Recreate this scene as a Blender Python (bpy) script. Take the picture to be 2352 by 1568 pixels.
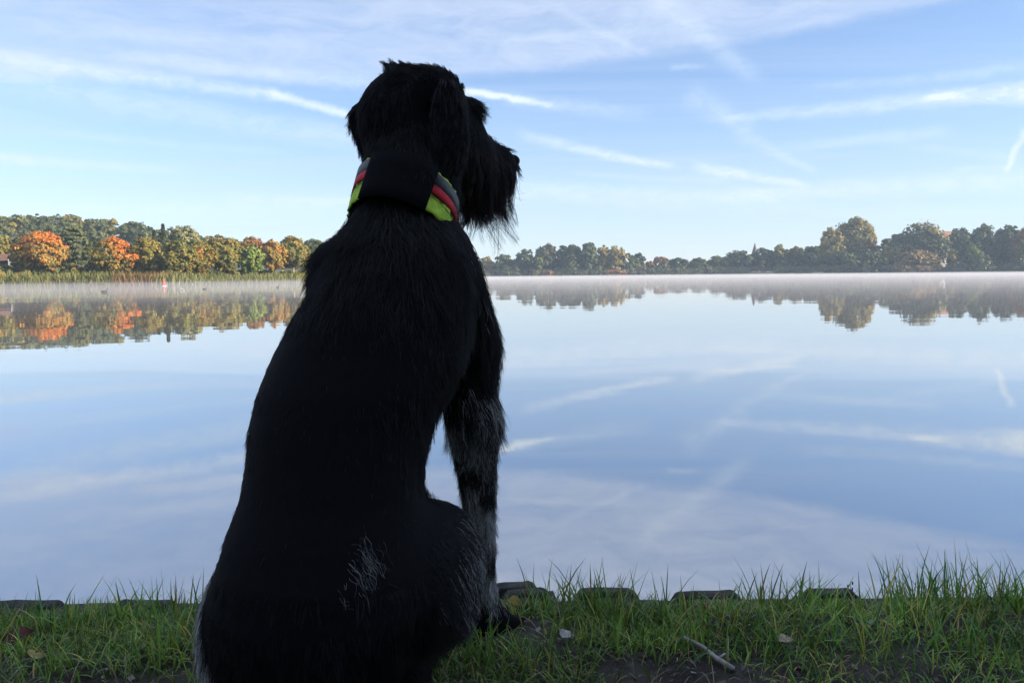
import bpy, math, random
import numpy as np
from mathutils import Matrix, Vector
from mathutils.kdtree import KDTree

# ------------------------------------------------------------------ camera
scene = bpy.context.scene
for o in list(bpy.data.objects):
    bpy.data.objects.remove(o, do_unlink=True)
COL = scene.collection
R = math.radians
FPX, CX, CY = 1709.0, 1176.0, 784.0          # focal length and centre of a 2352 x 1568 picture
CAM_Z = 0.58
CAM_ROT = Matrix.Rotation(R(90 - 5.08), 3, 'X') @ Matrix.Rotation(R(-0.52), 3, 'Z')
cam = bpy.data.cameras.new('camera')
cam.sensor_width = 36.0
cam.lens = 36.0 * FPX / 2352.0
cam.clip_start = 0.02
cam.clip_end = 6000
camo = bpy.data.objects.new('camera', cam)
COL.objects.link(camo)
camo.matrix_world = Matrix.Translation((0, 0, CAM_Z)) @ CAM_ROT.to_4x4()
scene.camera = camo
RC = np.array(CAM_ROT)

def ray(px, py):
    d = RC @ np.array([(px - CX) / FPX, -(py - CY) / FPX, -1.0])
    return d / np.linalg.norm(d)

def P(px, py, Y):
    """point of the world plane y = Y seen at that place of the photograph"""
    d = ray(px, py)
    return np.array([0, 0, CAM_Z]) + d * (Y / d[1])

# ------------------------------------------------------------------ render settings
scene.render.engine = 'CYCLES'
cy = scene.cycles
cy.use_denoising = True
try:
    cy.denoiser = 'OPENIMAGEDENOISE'
except Exception:
    pass
cy.max_bounces = 6
cy.diffuse_bounces = 2
cy.glossy_bounces = 3
cy.transmission_bounces = 3
cy.transparent_max_bounces = 6
cy.volume_bounces = 0
cy.caustics_reflective = False
cy.caustics_refractive = False
vs = scene.view_settings
vs.view_transform = 'Standard'
vs.look = 'None'
vs.gamma = 1.0
vs.exposure = 1.2
vs.use_curve_mapping = False

# ------------------------------------------------------------------ sun and sky
SUN_AZ, SUN_EL = 103.0, 22.0
sl = bpy.data.lights.new('sun', 'SUN')
sl.energy = 5.0
sl.angle = R(0.53)
sl.color = (1.0, 0.86, 0.68)
so = bpy.data.objects.new('sun', sl)
COL.objects.link(so)
so.location = (40, -10, 40)
sdir = Vector((math.sin(R(SUN_AZ)) * math.cos(R(SUN_EL)), math.cos(R(SUN_AZ)) * math.cos(R(SUN_EL)), math.sin(R(SUN_EL))))
so.rotation_euler = (-sdir).to_track_quat('-Z', 'Y').to_euler()

world = bpy.data.worlds.new('World')
scene.world = world
world.use_nodes = True

class NT:
    """small helper for node graphs"""
    def __init__(self, tree):
        self.t = tree
        self.n = tree.nodes
        self.l = tree.links
    def put(self, sock, v):
        if isinstance(v, bpy.types.NodeSocket):
            self.l.new(v, sock)
        elif v is not None:
            sock.default_value = v
    def node(self, typ, outs=0, **kw):
        n = self.n.new(typ)
        ins = kw.pop('ins', {})
        for k, v in kw.items():
            setattr(n, k, v)
        for k, v in ins.items():
            self.put(n.inputs[k], v)
        return n.outputs[outs] if outs is not None else n
    def m(self, op, a, b=None, c=None, clamp=False):
        n = self.n.new('ShaderNodeMath')
        n.operation = op
        n.use_clamp = clamp
        for i, v in enumerate((a, b, c)):
            if v is not None:
                self.put(n.inputs[i], v)
        return n.outputs[0]
    def v(self, op, a, b=None, out=0):
        n = self.n.new('ShaderNodeVectorMath')
        n.operation = op
        self.put(n.inputs[0], a)
        if b is not None:
            self.put(n.inputs[1], b)
        return n.outputs[out]
    def ss(self, x, lo, hi, a=0.0, b=1.0):
        n = self.n.new('ShaderNodeMapRange')
        n.interpolation_type = 'SMOOTHSTEP'
        self.put(n.inputs[0], x)
        for i, q in enumerate((lo, hi, a, b)):
            self.put(n.inputs[i + 1], q)
        return n.outputs[0]
    def noise(self, vec, scale, detail=3, rough=0.55, dist=0.0, out=0):
        n = self.n.new('ShaderNodeTexNoise')
        self.put(n.inputs['Vector'], vec)
        n.inputs['Scale'].default_value = scale
        n.inputs['Detail'].default_value = detail
        n.inputs['Roughness'].default_value = rough
        n.inputs['Distortion'].default_value = dist
        return n.outputs[out]
    def mix(self, f, a, b, typ='RGBA', blend='MIX'):
        n = self.n.new('ShaderNodeMix')
        n.data_type = typ
        if typ == 'RGBA':
            n.blend_type = blend
            i = (0, 6, 7)
            o = 2
        else:
            i = (0, 2, 3)
            o = 0
        self.put(n.inputs[i[0]], f)
        self.put(n.inputs[i[1]], a)
        self.put(n.inputs[i[2]], b)
        return n.outputs[o]
    def comb(self, x, y, z):
        n = self.n.new('ShaderNodeCombineXYZ')
        for i, q in enumerate((x, y, z)):
            self.put(n.inputs[i], q)
        return n.outputs[0]

W = NT(world.node_tree)
sky = W.n.new('ShaderNodeTexSky')
sky.sky_type = 'NISHITA'
sky.sun_disc = False
sky.sun_elevation = R(SUN_EL)
sky.sun_rotation = R(SUN_AZ)
sky.air_density = 1.0
sky.dust_density = 0.0
sky.ozone_density = 5.0
gen = W.node('ShaderNodeTexCoord')
sep = W.node('ShaderNodeSeparateXYZ', None, ins={0: gen})
gx, gy, gz = sep.outputs
az = W.m('ARCTAN2', gx, gy)
el = W.m('ARCSINE', gz)
wob = W.noise(gen, 9.0, 3, 0.6, out=1)
wob2 = W.noise(gen, 55.0, 4, 0.65, out=1)
wobv = W.v('ADD', W.v('MULTIPLY', W.v('SUBTRACT', wob, (0.5, 0.5, 0.5)), (0.006, 0.006, 0.0)), W.v('MULTIPLY', W.v('SUBTRACT', wob2, (0.5, 0.5, 0.5)), (0.010, 0.008, 0.0)))
ae = W.v('ADD', W.comb(az, el, 0.0), wobv)
puff = W.noise(W.v('MULTIPLY', ae, (34.0, 80.0, 1.0)), 1.0, 6, 0.7, 0.6)
puff = W.ss(puff, 0.38, 0.60)

def AE(px, py):
    d = ray(px, py)
    return np.array([math.atan2(d[0], d[1]), math.asin(d[2])])

cover = None
trails = None
def add_cover(c):
    global cover
    cover = c if cover is None else W.m('ADD', cover, c)
def add_trail(c):
    global trails
    trails = c if trails is None else W.m('ADD', trails, c)

def trail(p, q, w0, w1, amp0, amp1, fade=0.12, rag=0.5):
    """ice-cloud trail between two sky directions; widths in degrees, strength at both ends"""
    a, b = AE(*p), AE(*q)
    L = np.linalg.norm(b - a)
    u = (b - a) / L
    rel = W.v('SUBTRACT', ae, (float(a[0]), float(a[1]), 0.0))
    t = W.m('DIVIDE', W.v('DOT_PRODUCT', rel, (float(u[0]), float(u[1]), 0.0), out=1), float(L))
    s = W.m('ABSOLUTE', W.v('DOT_PRODUCT', rel, (float(-u[1]), float(u[0]), 0.0), out=1))
    wid = W.m('MULTIPLY_ADD', t, R(w1 - w0), R(w0))
    prof = W.ss(W.m('DIVIDE', s, W.m('MAXIMUM', wid, R(0.02))), 1.0, 0.0)
    ends = W.m('MULTIPLY', W.ss(t, -fade, fade), W.ss(t, 1 + fade, 1 - fade))
    amp = W.m('MULTIPLY_ADD', t, 1.3 * (amp1 - amp0), 1.3 * amp0)
    c = W.m('MULTIPLY', W.m('MULTIPLY', prof, ends), amp)
    add_trail(W.m('MULTIPLY', c, W.m('MULTIPLY_ADD', puff, rag, 1 - rag)))

trail((-60, 118), (640, 220), 0.75, 0.75, 0.40, 0.42)
trail((600, 208), (900, 292), 0.6, 0.45, 0.40, 0.85, 0.1, 0.3)
trail((300, 128), (900, 196), 0.6, 0.9, 0.22, 0.30)
trail((-100, 150), (850, 325), 1.8, 1.3, 0.28, 0.24)
trail((-100, 355), (420, 392), 0.55, 0.5, 0.50, 0.12)
trail((1050, 208), (1270, 240), 0.45, 0.35, 0.95, 0.45, 0.1, 0.3)
trail((1150, 222), (1480, 262), 0.8, 0.9, 0.30, 0.12)
trail((1200, 312), (1540, 382), 0.75, 0.45, 0.30, 0.62)
trail((1480, -30), (1740, 180), 1.5, 1.0, 0.30, 0.16)
trail((1580, 215), (1730, 300), 1.6, 0.9, 0.18, 0.20)
trail((1700, 310), (1870, 392), 0.8, 0.4, 0.22, 0.22)
trail((1600, 385), (1850, 424), 0.75, 0.35, 0.60, 0.55)
trail((1120, 435), (1800, 452), 1.4, 0.9, 0.38, 0.36)
trail((1700, 446), (2450, 405), 0.9, 1.3, 0.36, 0.42)
trail((2130, 224), (2470, 205), 0.5, 1.3, 0.50, 1.05, 0.12)
trail((1650, 272), (2200, 222), 0.5, 1.0, 0.22, 0.42)
trail((2358, 296), (2310, 392), 0.40, 0.25, 0.45, 0.80, 0.1, 0.3)
trail((1790, 342), (2170, 300), 0.55, 0.7, 0.20, 0.24)
trail((2190, 388), (2330, 380), 0.3, 0.3, 0.20, 0.26)
trail((1540, 156), (1620, 150), 0.4, 0.25, 0.18, 0.14)
trail((-200, 490), (820, 470), 1.5, 1.2, 0.28, 0.24)
trail((500, 455), (1000, 462), 0.5, 0.5, 0.15, 0.30)
trail((100, 300), (640, 352), 0.5, 0.4, 0.14, 0.16)
trail((60, 60), (700, 96), 0.7, 0.9, 0.10, 0.18)
trail((1120, 90), (1560, 60), 0.5, 0.7, 0.16, 0.20)
trail((1280, 20), (1480, 120), 0.6, 0.4, 0.14, 0.18)
trail((1860, 200), (2400, 150), 0.4, 0.7, 0.12, 0.24)
trail((2060, 330), (2330, 362), 0.5, 0.5, 0.12, 0.20)
trail((1320, 400), (1700, 418), 0.4, 0.5, 0.14, 0.20)
trail((1400, 470), (2300, 492), 0.7, 0.9, 0.14, 0.18)
# sheet of high cirrus with a clean lower edge, wispy inside
a, b = AE(1080, 185), AE(2280, -8)
u = (b - a) / np.linalg.norm(b - a)
rel = W.v('SUBTRACT', ae, (float(a[0]), float(a[1]), 0.0))
s_ = W.v('DOT_PRODUCT', rel, (float(-u[1]), float(u[0]), 0.0), out=1)
edge = W.ss(s_, -0.002, R(1.0))
body = W.ss(s_, R(30.0), R(1.5), 0.55, 1.0)
wisp = W.noise(W.v('MULTIPLY', ae, (5.0, 18.0, 1.0)), 1.6, 9, 0.66, 1.4)
sheet = W.m('MULTIPLY', W.m('MULTIPLY', edge, body), W.ss(wisp, 0.2, 0.75, 0.22, 0.62))
left_fade = W.ss(az, -0.55, 0.05, 0.75, 1.0)
add_cover(W.m('MULTIPLY', sheet, left_fade))
# thin veil of cirrus everywhere, in perspective
zz = W.m('MAXIMUM', gz, 0.03)
pl = W.comb(W.m('DIVIDE', gx, zz), W.m('DIVIDE', gy, zz), 0.0)
pl = W.v('MULTIPLY', pl, (0.35, 1.15, 1.0))
veil = W.noise(pl, 0.55, 9, 0.66, 1.2)
add_cover(W.m('MULTIPLY', W.ss(veil, 0.36, 0.80), W.ss(el, 0.22, 0.50, 0.26, 0.62)))
add_cover(W.ss(el, 0.30, 0.46, 0.0, 0.26))             # cirrus thickens overhead
add_cover(W.ss(el, 0.34, -0.02, 0.06, 0.53))          # milky air towards the horizon
cover = W.m('MINIMUM', W.m('MAXIMUM', cover, 0.0), 0.94)
cloud_col = W.mix(W.ss(el, 0.0, 0.2), (4.5, 5.05, 5.5, 1), (4.25, 4.9, 6.2, 1))
skyb = W.mix(1.0, sky.outputs[0], (1.32, 1.26, 1.27, 1), blend='MULTIPLY')
col = W.mix(cover, skyb, cloud_col)
trails = W.m('MINIMUM', W.m('MAXIMUM', trails, 0.0), 0.95)
col = W.mix(trails, col, (5.5, 6.2, 6.8, 1))
bg = W.n['Background']
W.l.new(col, bg.inputs[0])
bg.inputs[1].default_value = 0.074

# ------------------------------------------------------------------ helpers
def mesh_obj(name, verts, faces, mat=None, parent=None, col=None, smooth=False, location=None):
    verts = np.asarray(verts, dtype=np.float64)
    if location is not None:
        verts = verts - np.asarray(location)
    me = bpy.data.meshes.new(name)
    if isinstance(faces, np.ndarray):
        n, k = faces.shape
        me.vertices.add(len(verts))
        me.vertices.foreach_set('co', verts.astype(np.float32).ravel())
        me.loops.add(n * k)
        me.loops.foreach_set('vertex_index', faces.astype(np.int32).ravel())
        me.polygons.add(n)
        me.polygons.foreach_set('loop_start', np.arange(0, n * k, k, dtype=np.int32))
        me.update(calc_edges=True)
    else:
        me.from_pydata([tuple(v) for v in verts], [], faces)
        me.update()
    if col is not None:
        at = me.attributes.new('col', 'FLOAT_COLOR', 'POINT')
        c = np.ones((len(verts), 4), np.float32)
        c[:, :3] = col
        at.data.foreach_set('color', c.ravel())
    if smooth:
        me.polygons.foreach_set('use_smooth', np.ones(len(me.polygons), bool))
    me.validate()
    if mat:
        me.materials.append(mat)
    o = bpy.data.objects.new(name, me)
    COL.objects.link(o)
    if location is not None:
        o.location = location
    if parent is not None:
        o.parent = parent
        o.location = (Vector(location) if location is not None else Vector((0, 0, 0))) - root_loc(parent)
    return o

def root_loc(o):
    v = Vector((0, 0, 0))
    while o is not None:
        v = v + o.location
        o = o.parent
    return v

def tag(o, label=None, cat=None, group=None, kind=None):
    for k, v in (('label', label), ('category', cat), ('group', group), ('kind', kind)):
        if v:
            o[k] = v
    return o

def empty(name, loc):
    o = bpy.data.objects.new(name, None)
    COL.objects.link(o)
    o.location = Vector(loc)
    o.empty_display_size = 0.1
    return o

def tube(path, radii, n=8, cap=True):
    """tapered tube through points -> verts, quad faces (ends closed to a point)"""
    path = np.asarray(path, float)
    V, F = [], []
    prev = None
    for i, p in enumerate(path):
        t = path[min(i + 1, len(path) - 1)] - path[max(i - 1, 0)]
        t = t / (np.linalg.norm(t) + 1e-9)
        ref = np.array([0, 0, 1.0]) if abs(t[2]) < 0.9 else np.array([1.0, 0, 0])
        if prev is not None:
            ref = prev
        a = np.cross(t, ref); a /= np.linalg.norm(a) + 1e-9
        b = np.cross(a, t)
        prev = b
        for k in range(n):
            w = 2 * math.pi * k / n
            V.append(p + radii[i] * (a * math.cos(w) + b * math.sin(w)))
    m = len(path)
    for i in range(m - 1):
        for k in range(n):
            F.append((i * n + k, i * n + (k + 1) % n, (i + 1) * n + (k + 1) % n, (i + 1) * n + k))
    if cap:
        F.append(tuple(reversed(range(n))))
        F.append(tuple((m - 1) * n + k for k in range(n)))
    return np.array(V), F

def join(parts):
    V, F, off = [], [], 0
    for v, f in parts:
        V.append(v)
        F += [tuple(i + off for i in q) for q in f]
        off += len(v)
    return np.concatenate(V), F

def ellipsoid(c, r, nu=10, nv=14):
    V, F = [], []
    for i in range(nu + 1):
        a = math.pi * i / nu
        for k in range(nv):
            b = 2 * math.pi * k / nv
            V.append((c[0] + r[0] * math.sin(a) * math.cos(b), c[1] + r[1] * math.sin(a) * math.sin(b), c[2] + r[2] * math.cos(a)))
    for i in range(nu):
        for k in range(nv):
            F.append((i * nv + k, (i + 1) * nv + k, (i + 1) * nv + (k + 1) % nv, i * nv + (k + 1) % nv))
    return np.array(V), F

def vnoise(x, y, seed=0):
    """smooth value noise, numpy"""
    def h(i, j):
        n = (i * 374761393 + j * 668265263 + seed * 144665) & 0xffffffff
        n = ((n ^ (n >> 13)) * 1274126177) & 0xffffffff
        return ((n ^ (n >> 16)) & 0xffff) / 65535.0
    x = np.asarray(x, float); y = np.asarray(y, float)
    i = np.floor(x).astype(np.int64); j = np.floor(y).astype(np.int64)
    u = x - i; v = y - j
    u = u * u * (3 - 2 * u); v = v * v * (3 - 2 * v)
    return (h(i, j) * (1 - u) + h(i + 1, j) * u) * (1 - v) + (h(i, j + 1) * (1 - u) + h(i + 1, j + 1) * u) * v

def fbm(x, y, seed=0, o=4):
    s, a, t = 0.0, 1.0, 0.0
    for k in range(o):
        s = s + a * vnoise(np.asarray(x) * 2 ** k, np.asarray(y) * 2 ** k, seed + k * 17)
        t += a
        a *= 0.5
    return s / t

# ------------------------------------------------------------------ materials
def material(name):
    m = bpy.data.materials.new(name)
    m.use_nodes = True
    g = NT(m.node_tree)
    return m, g, g.n['Principled BSDF'], g.n['Material Output']

def simple(name, col, rough=0.6, var=0.25, scale=20.0, bump=0.0, spec=0.5, bscale=None):
    m, g, p, out = material(name)
    tc = g.node('ShaderNodeTexCoord', 3)
    n = g.noise(tc, scale, 5, 0.6)
    f = g.ss(n, 0.25, 0.75, 1 - var, 1 + var)
    c = g.mix(1.0, (*col, 1), g.comb(f, f, f), blend='MULTIPLY')
    g.put(p.inputs['Base Color'], c)
    p.inputs['Roughness'].default_value = rough
    p.inputs['Specular IOR Level'].default_value = spec
    if bump:
        nb = g.noise(tc, bscale or scale * 3, 6, 0.65)
        b = g.n.new('ShaderNodeBump')
        b.inputs['Strength'].default_value = 1.0
        b.inputs['Distance'].default_value = bump
        g.put(b.inputs['Height'], nb)
        g.put(p.inputs['Normal'], b.outputs[0])
    return m

def leaf_material(name, trans=0.25, rough=0.6, spec=0.2):
    m, g, p, out = material(name)
    at = g.node('ShaderNodeAttribute', 0, attribute_name='col')
    g.put(p.inputs['Base Color'], at)
    p.inputs['Roughness'].default_value = rough
    p.inputs['Specular IOR Level'].default_value = spec
    tr = g.n.new('ShaderNodeBsdfTranslucent')
    g.put(tr.inputs['Color'], at)
    mx = g.n.new('ShaderNodeMixShader')
    mx.inputs[0].default_value = trans
    g.l.new(p.outputs[0], mx.inputs[1])
    g.l.new(tr.outputs[0], mx.inputs[2])
    g.l.new(mx.outputs[0], out.inputs[0])
    return m

M_LEAF = leaf_material('foliage')
M_GRASS = leaf_material('grass_blades', 0.25, 0.42, 0.4)
M_BARK = simple('bark', (0.16, 0.12, 0.085), 0.85, 0.4, 6.0, 0.02)
M_PALEBARK = simple('pale_bark', (0.42, 0.36, 0.28), 0.8, 0.35, 5.0, 0.02)
M_LAND = simple('shore_soil', (0.07, 0.075, 0.035), 0.95, 0.4, 0.4)
M_WALLP = simple('white_render', (0.75, 0.74, 0.72), 0.8, 0.06, 2.0)
M_DARKWALL = simple('dark_timber', (0.07, 0.06, 0.055), 0.8, 0.3, 3.0)
M_ROOF = simple('brown_tiles', (0.17, 0.09, 0.06), 0.8, 0.3, 4.0)
M_TERRA = simple('terracotta_tiles', (0.34, 0.15, 0.09), 0.8, 0.25, 3.0)
M_GLASSD = simple('window_glass', (0.02, 0.025, 0.03), 0.1, 0.2, 2.0)
M_SPIRE = simple('spire_cladding', (0.12, 0.075, 0.06), 0.7, 0.25, 2.0)
M_RED = simple('red_paint', (0.62, 0.03, 0.03), 0.4, 0.15, 8.0)
M_WHITE = simple('white_paint', (0.75, 0.75, 0.73), 0.5, 0.1, 8.0)
M_DUCK = simple('dark_plumage', (0.03, 0.028, 0.027), 0.7, 0.3, 10.0)
M_GULL = simple('white_plumage', (0.75, 0.74, 0.72), 0.7, 0.1, 10.0)
M_BILL = simple('bill_horn', (0.25, 0.14, 0.03), 0.5, 0.1, 10.0)
M_CONC = simple('weathered_concrete', (0.055, 0.054, 0.05), 0.9, 0.6, 22.0, 0.009, 0.2, 110.0)
M_TWIG = simple('bleached_wood', (0.36, 0.34, 0.31), 0.8, 0.4, 60.0, 0.001)

# water: mirror-like lake with small ripples
def water_material():
    m, g, p, out = material('lake_water')
    g.n.remove(p)
    geo = g.node('ShaderNodeNewGeometry', 0)
    v1 = g.v('MULTIPLY', geo, (0.5, 1.0, 1.0))
    n1 = g.noise(v1, 0.55, 2, 0.5)
    n2 = g.noise(geo, 3.2, 2, 0.5)
    n3 = g.noise(g.v('MULTIPLY', geo, (0.25, 1.0, 1.0)), 0.12, 2, 0.5)
    patch = g.ss(g.noise(geo, 0.035, 2, 0.5), 0.35, 0.65, 0.35, 1.0)
    hgt = g.m('ADD', g.m('MULTIPLY', n1, 0.0042), g.m('MULTIPLY', g.m('MULTIPLY', n2, patch), 0.00045))
    hgt = g.m('ADD', hgt, g.m('MULTIPLY', n3, 0.012))
    b = g.n.new('ShaderNodeBump')
    b.inputs['Strength'].default_value = 1.0
    b.inputs['Distance'].default_value = 1.0
    g.put(b.inputs['Height'], hgt)
    gl = g.n.new('ShaderNodeBsdfGlossy')
    gl.inputs['Color'].default_value = (0.95, 0.95, 0.96, 1)
    gl.inputs['Roughness'].default_value = 0.015
    g.put(gl.inputs['Normal'], b.outputs[0])
    df = g.n.new('ShaderNodeBsdfDiffuse')
    df.inputs['Color'].default_value = (0.19, 0.185, 0.18, 1)
    fr = g.n.new('ShaderNodeFresnel')
    fr.inputs['IOR'].default_value = 1.6
    mx = g.n.new('ShaderNodeMixShader')
    g.put(mx.inputs[0], g.m('MULTIPLY_ADD', fr.outputs[0], 0.57, 0.41))
    g.l.new(df.outputs[0], mx.inputs[1])
    g.l.new(gl.outputs[0], mx.inputs[2])
    g.l.new(mx.outputs[0], out.inputs[0])
    return m

def soil_material():
    m, g, p, out = material('bank_soil')
    geo = g.node('ShaderNodeNewGeometry', 0)
    n = g.noise(geo, 7.0, 6, 0.65)
    n2 = g.noise(geo, 60.0, 5, 0.7)
    c = g.mix(g.ss(n, 0.35, 0.65), (0.030, 0.024, 0.020, 1), (0.085, 0.075, 0.064, 1))
    c = g.mix(g.ss(n2, 0.5, 0.75), c, (0.13, 0.12, 0.11, 1))
    g.put(p.inputs['Base Color'], c)
    p.inputs['Roughness'].default_value = 0.85
    p.inputs['Specular IOR Level'].default_value = 0.3
    b = g.n.new('ShaderNodeBump')
    b.inputs['Distance'].default_value = 0.008
    g.put(b.inputs['Height'], g.m('ADD', n2, g.noise(geo, 220.0, 4, 0.7)))
    g.put(p.inputs['Normal'], b.outputs[0])
    return m

# ------------------------------------------------------------------ lake, shores, bank
WATER_Z = -0.47
wv = [(-1180, 1.0, WATER_Z), (1180, 1.0, WATER_Z), (1180, 900, WATER_Z), (-1180, 900, WATER_Z)]
lake = mesh_obj('lake', wv, [(0, 1, 2, 3)], water_material())
tag(lake, 'still misty lake reflecting sky and trees', 'lake', kind='structure')

SHORE = np.array([(-420, -30), (-300, 20), (-180, 62), (-110, 98), (-77, 112), (-54, 120), (-41, 144), (-31, 190), (-26, 260), (-22, 350),
                  (-14, 402), (0, 404), (40, 400), (80, 405), (100, 424), (150, 425), (200, 400), (235, 380), (262, 360),
                  (305, 310), (345, 210), (370, 100), (390, -30)], float)
LC = np.array([30.0, 120.0])

def resample(pl, n):
    d = np.r_[0, np.cumsum(np.linalg.norm(np.diff(pl, axis=0), axis=1))]
    t = np.linspace(0, d[-1], n)
    return np.c_[np.interp(t, d, pl[:, 0]), np.interp(t, d, pl[:, 1])]

SH = resample(SHORE, 260)
SHDIR = SH - LC
SHDIR /= np.linalg.norm(SHDIR, axis=1)[:, None]
SHANG = np.unwrap(np.arctan2(SHDIR[:, 0], SHDIR[:, 1]))
SHRAD = np.linalg.norm(SH - LC, axis=1)

def land_h(x, y):
    """height of the far land"""
    a = np.arctan2(np.asarray(x) - LC[0], np.asarray(y) - LC[1])
    r = np.hypot(np.asarray(x) - LC[0], np.asarray(y) - LC[1])
    off = r - np.interp(a, SHANG, SHRAD)
    h = WATER_Z + np.interp(off, [-6, 0, 2, 8, 40, 150, 600], [-1.0, 0.02, 0.35, 0.7, 1.2, 3.0, 5.0])
    h = h + 15.0 * np.exp(-(((np.asarray(x) + 165) / 75.0) ** 2 + ((np.asarray(y) - 265) / 60.0) ** 2))
    h = h + 6.0 * np.exp(-(((np.asarray(x) - 300) / 90.0) ** 2 + ((np.asarray(y) - 520) / 70.0) ** 2))
    return h

offs = np.array([-6, -2, 0, 1, 2.5, 5, 9, 16, 28, 45, 70, 100, 140, 190, 260, 340, 450, 600], float)
V = []
for off in offs:
    xy = LC + SHDIR * (SHRAD + off)[:, None]
    V.append(np.c_[xy, land_h(xy[:, 0], xy[:, 1])])
V = np.concatenate(V)
n = len(SH)
F = [(i * n + k, i * n + k + 1, (i + 1) * n + k + 1, (i + 1) * n + k) for i in range(len(offs) - 1) for k in range(n - 1)]
F = np.array(F)[:, ::-1]
tag(mesh_obj('far_shore', V, F.copy(), M_LAND, smooth=True), kind='structure')

def bank_h(x, y):
    x = np.asarray(x, float); y = np.asarray(y, float)
    b = (fbm(x * 5, y * 5, 3, 3) - 0.5) * 0.045 + (fbm(x * 22, y * 22, 9, 2) - 0.5) * 0.012
    near = np.interp(np.hypot(x, y - 1), [2, 8], [1, 3.0])
    e = 0.012 * (fbm(x * 6, x * 0, 31, 2) - 0.5)
    z = np.interp(y + e, [-1200, -30, -5, 1.2, 1.27, 1.30, 1.425, 1.45, 1.6], [6, 2.2, 0.15, 0.0, -0.02, -0.055, -0.062, -0.6, -1.0])
    return z + b * near * np.interp(y, [1.2, 1.3], [1, 0.3])

xs = np.unique(np.r_[np.linspace(-1150, -40, 12), np.linspace(-40, -3, 24), np.linspace(-3, 3, 201), np.linspace(3, 40, 24), np.linspace(40, 1150, 12)])
ys = np.unique(np.r_[np.linspace(-500, -20, 10), np.linspace(-20, -1, 20), np.linspace(-1, 0.6, 30), np.linspace(0.6, 1.5, 46), 1.6])
X, Y = np.meshgrid(xs, ys)
Z = bank_h(X, Y)
nx = len(xs)
F = np.array([(j * nx + i, j * nx + i + 1, (j + 1) * nx + i + 1, (j + 1) * nx + i) for j in range(len(ys) - 1) for i in range(nx - 1)])
tag(mesh_obj('ground', np.c_[X.ravel(), Y.ravel(), Z.ravel()], F, soil_material(), smooth=True), kind='structure')

# ------------------------------------------------------------------ trees
def leaf_cloud(rng, pos, nrm, size):
    """two-triangle leaf clumps at pos facing nrm -> verts, quads"""
    n = len(pos)
    r = rng.normal(size=(n, 3))
    t = np.cross(nrm, r)
    t /= np.linalg.norm(t, axis=1)[:, None] + 1e-9
    b = np.cross(nrm, t)
    s = (size * rng.uniform(0.6, 1.35, n))[:, None]
    q = rng.uniform(0.5, 1.0, (n, 1))
    v = np.stack([pos - t * s, pos - b * s * q, pos + t * s, pos + b * s * q + nrm * s * 0.15], 1).reshape(-1, 3)
    f = np.arange(4 * n).reshape(n, 4)
    return v, f

PAL = {
    'olive': [(0.150, 0.135, 0.030), (0.100, 0.110, 0.028), (0.190, 0.140, 0.030)],
    'olivegold': [(0.22, 0.165, 0.04), (0.16, 0.14, 0.035), (0.26, 0.16, 0.035)],
    'green': [(0.13, 0.175, 0.035), (0.10, 0.145, 0.03), (0.17, 0.19, 0.04)],
    'dark': [(0.040, 0.055, 0.024), (0.055, 0.070, 0.028), (0.075, 0.080, 0.030)],
    'mid': [(0.075, 0.090, 0.032), (0.105, 0.110, 0.035), (0.06, 0.075, 0.03)],
    'pine': [(0.085, 0.100, 0.045), (0.060, 0.080, 0.038), (0.11, 0.115, 0.05)],
    'grey': [(0.16, 0.165, 0.075), (0.13, 0.14, 0.065), (0.20, 0.185, 0.085)],
    'rust': [(0.26, 0.11, 0.04), (0.20, 0.10, 0.045), (0.18, 0.12, 0.045)],
    'brown': [(0.16, 0.115, 0.055), (0.13, 0.10, 0.05), (0.20, 0.14, 0.06)],
    'gold': [(0.25, 0.185, 0.05), (0.20, 0.155, 0.045), (0.17, 0.15, 0.05)],
    'orange': [(0.46, 0.12, 0.022), (0.40, 0.15, 0.025), (0.34, 0.12, 0.03)],
}

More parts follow.
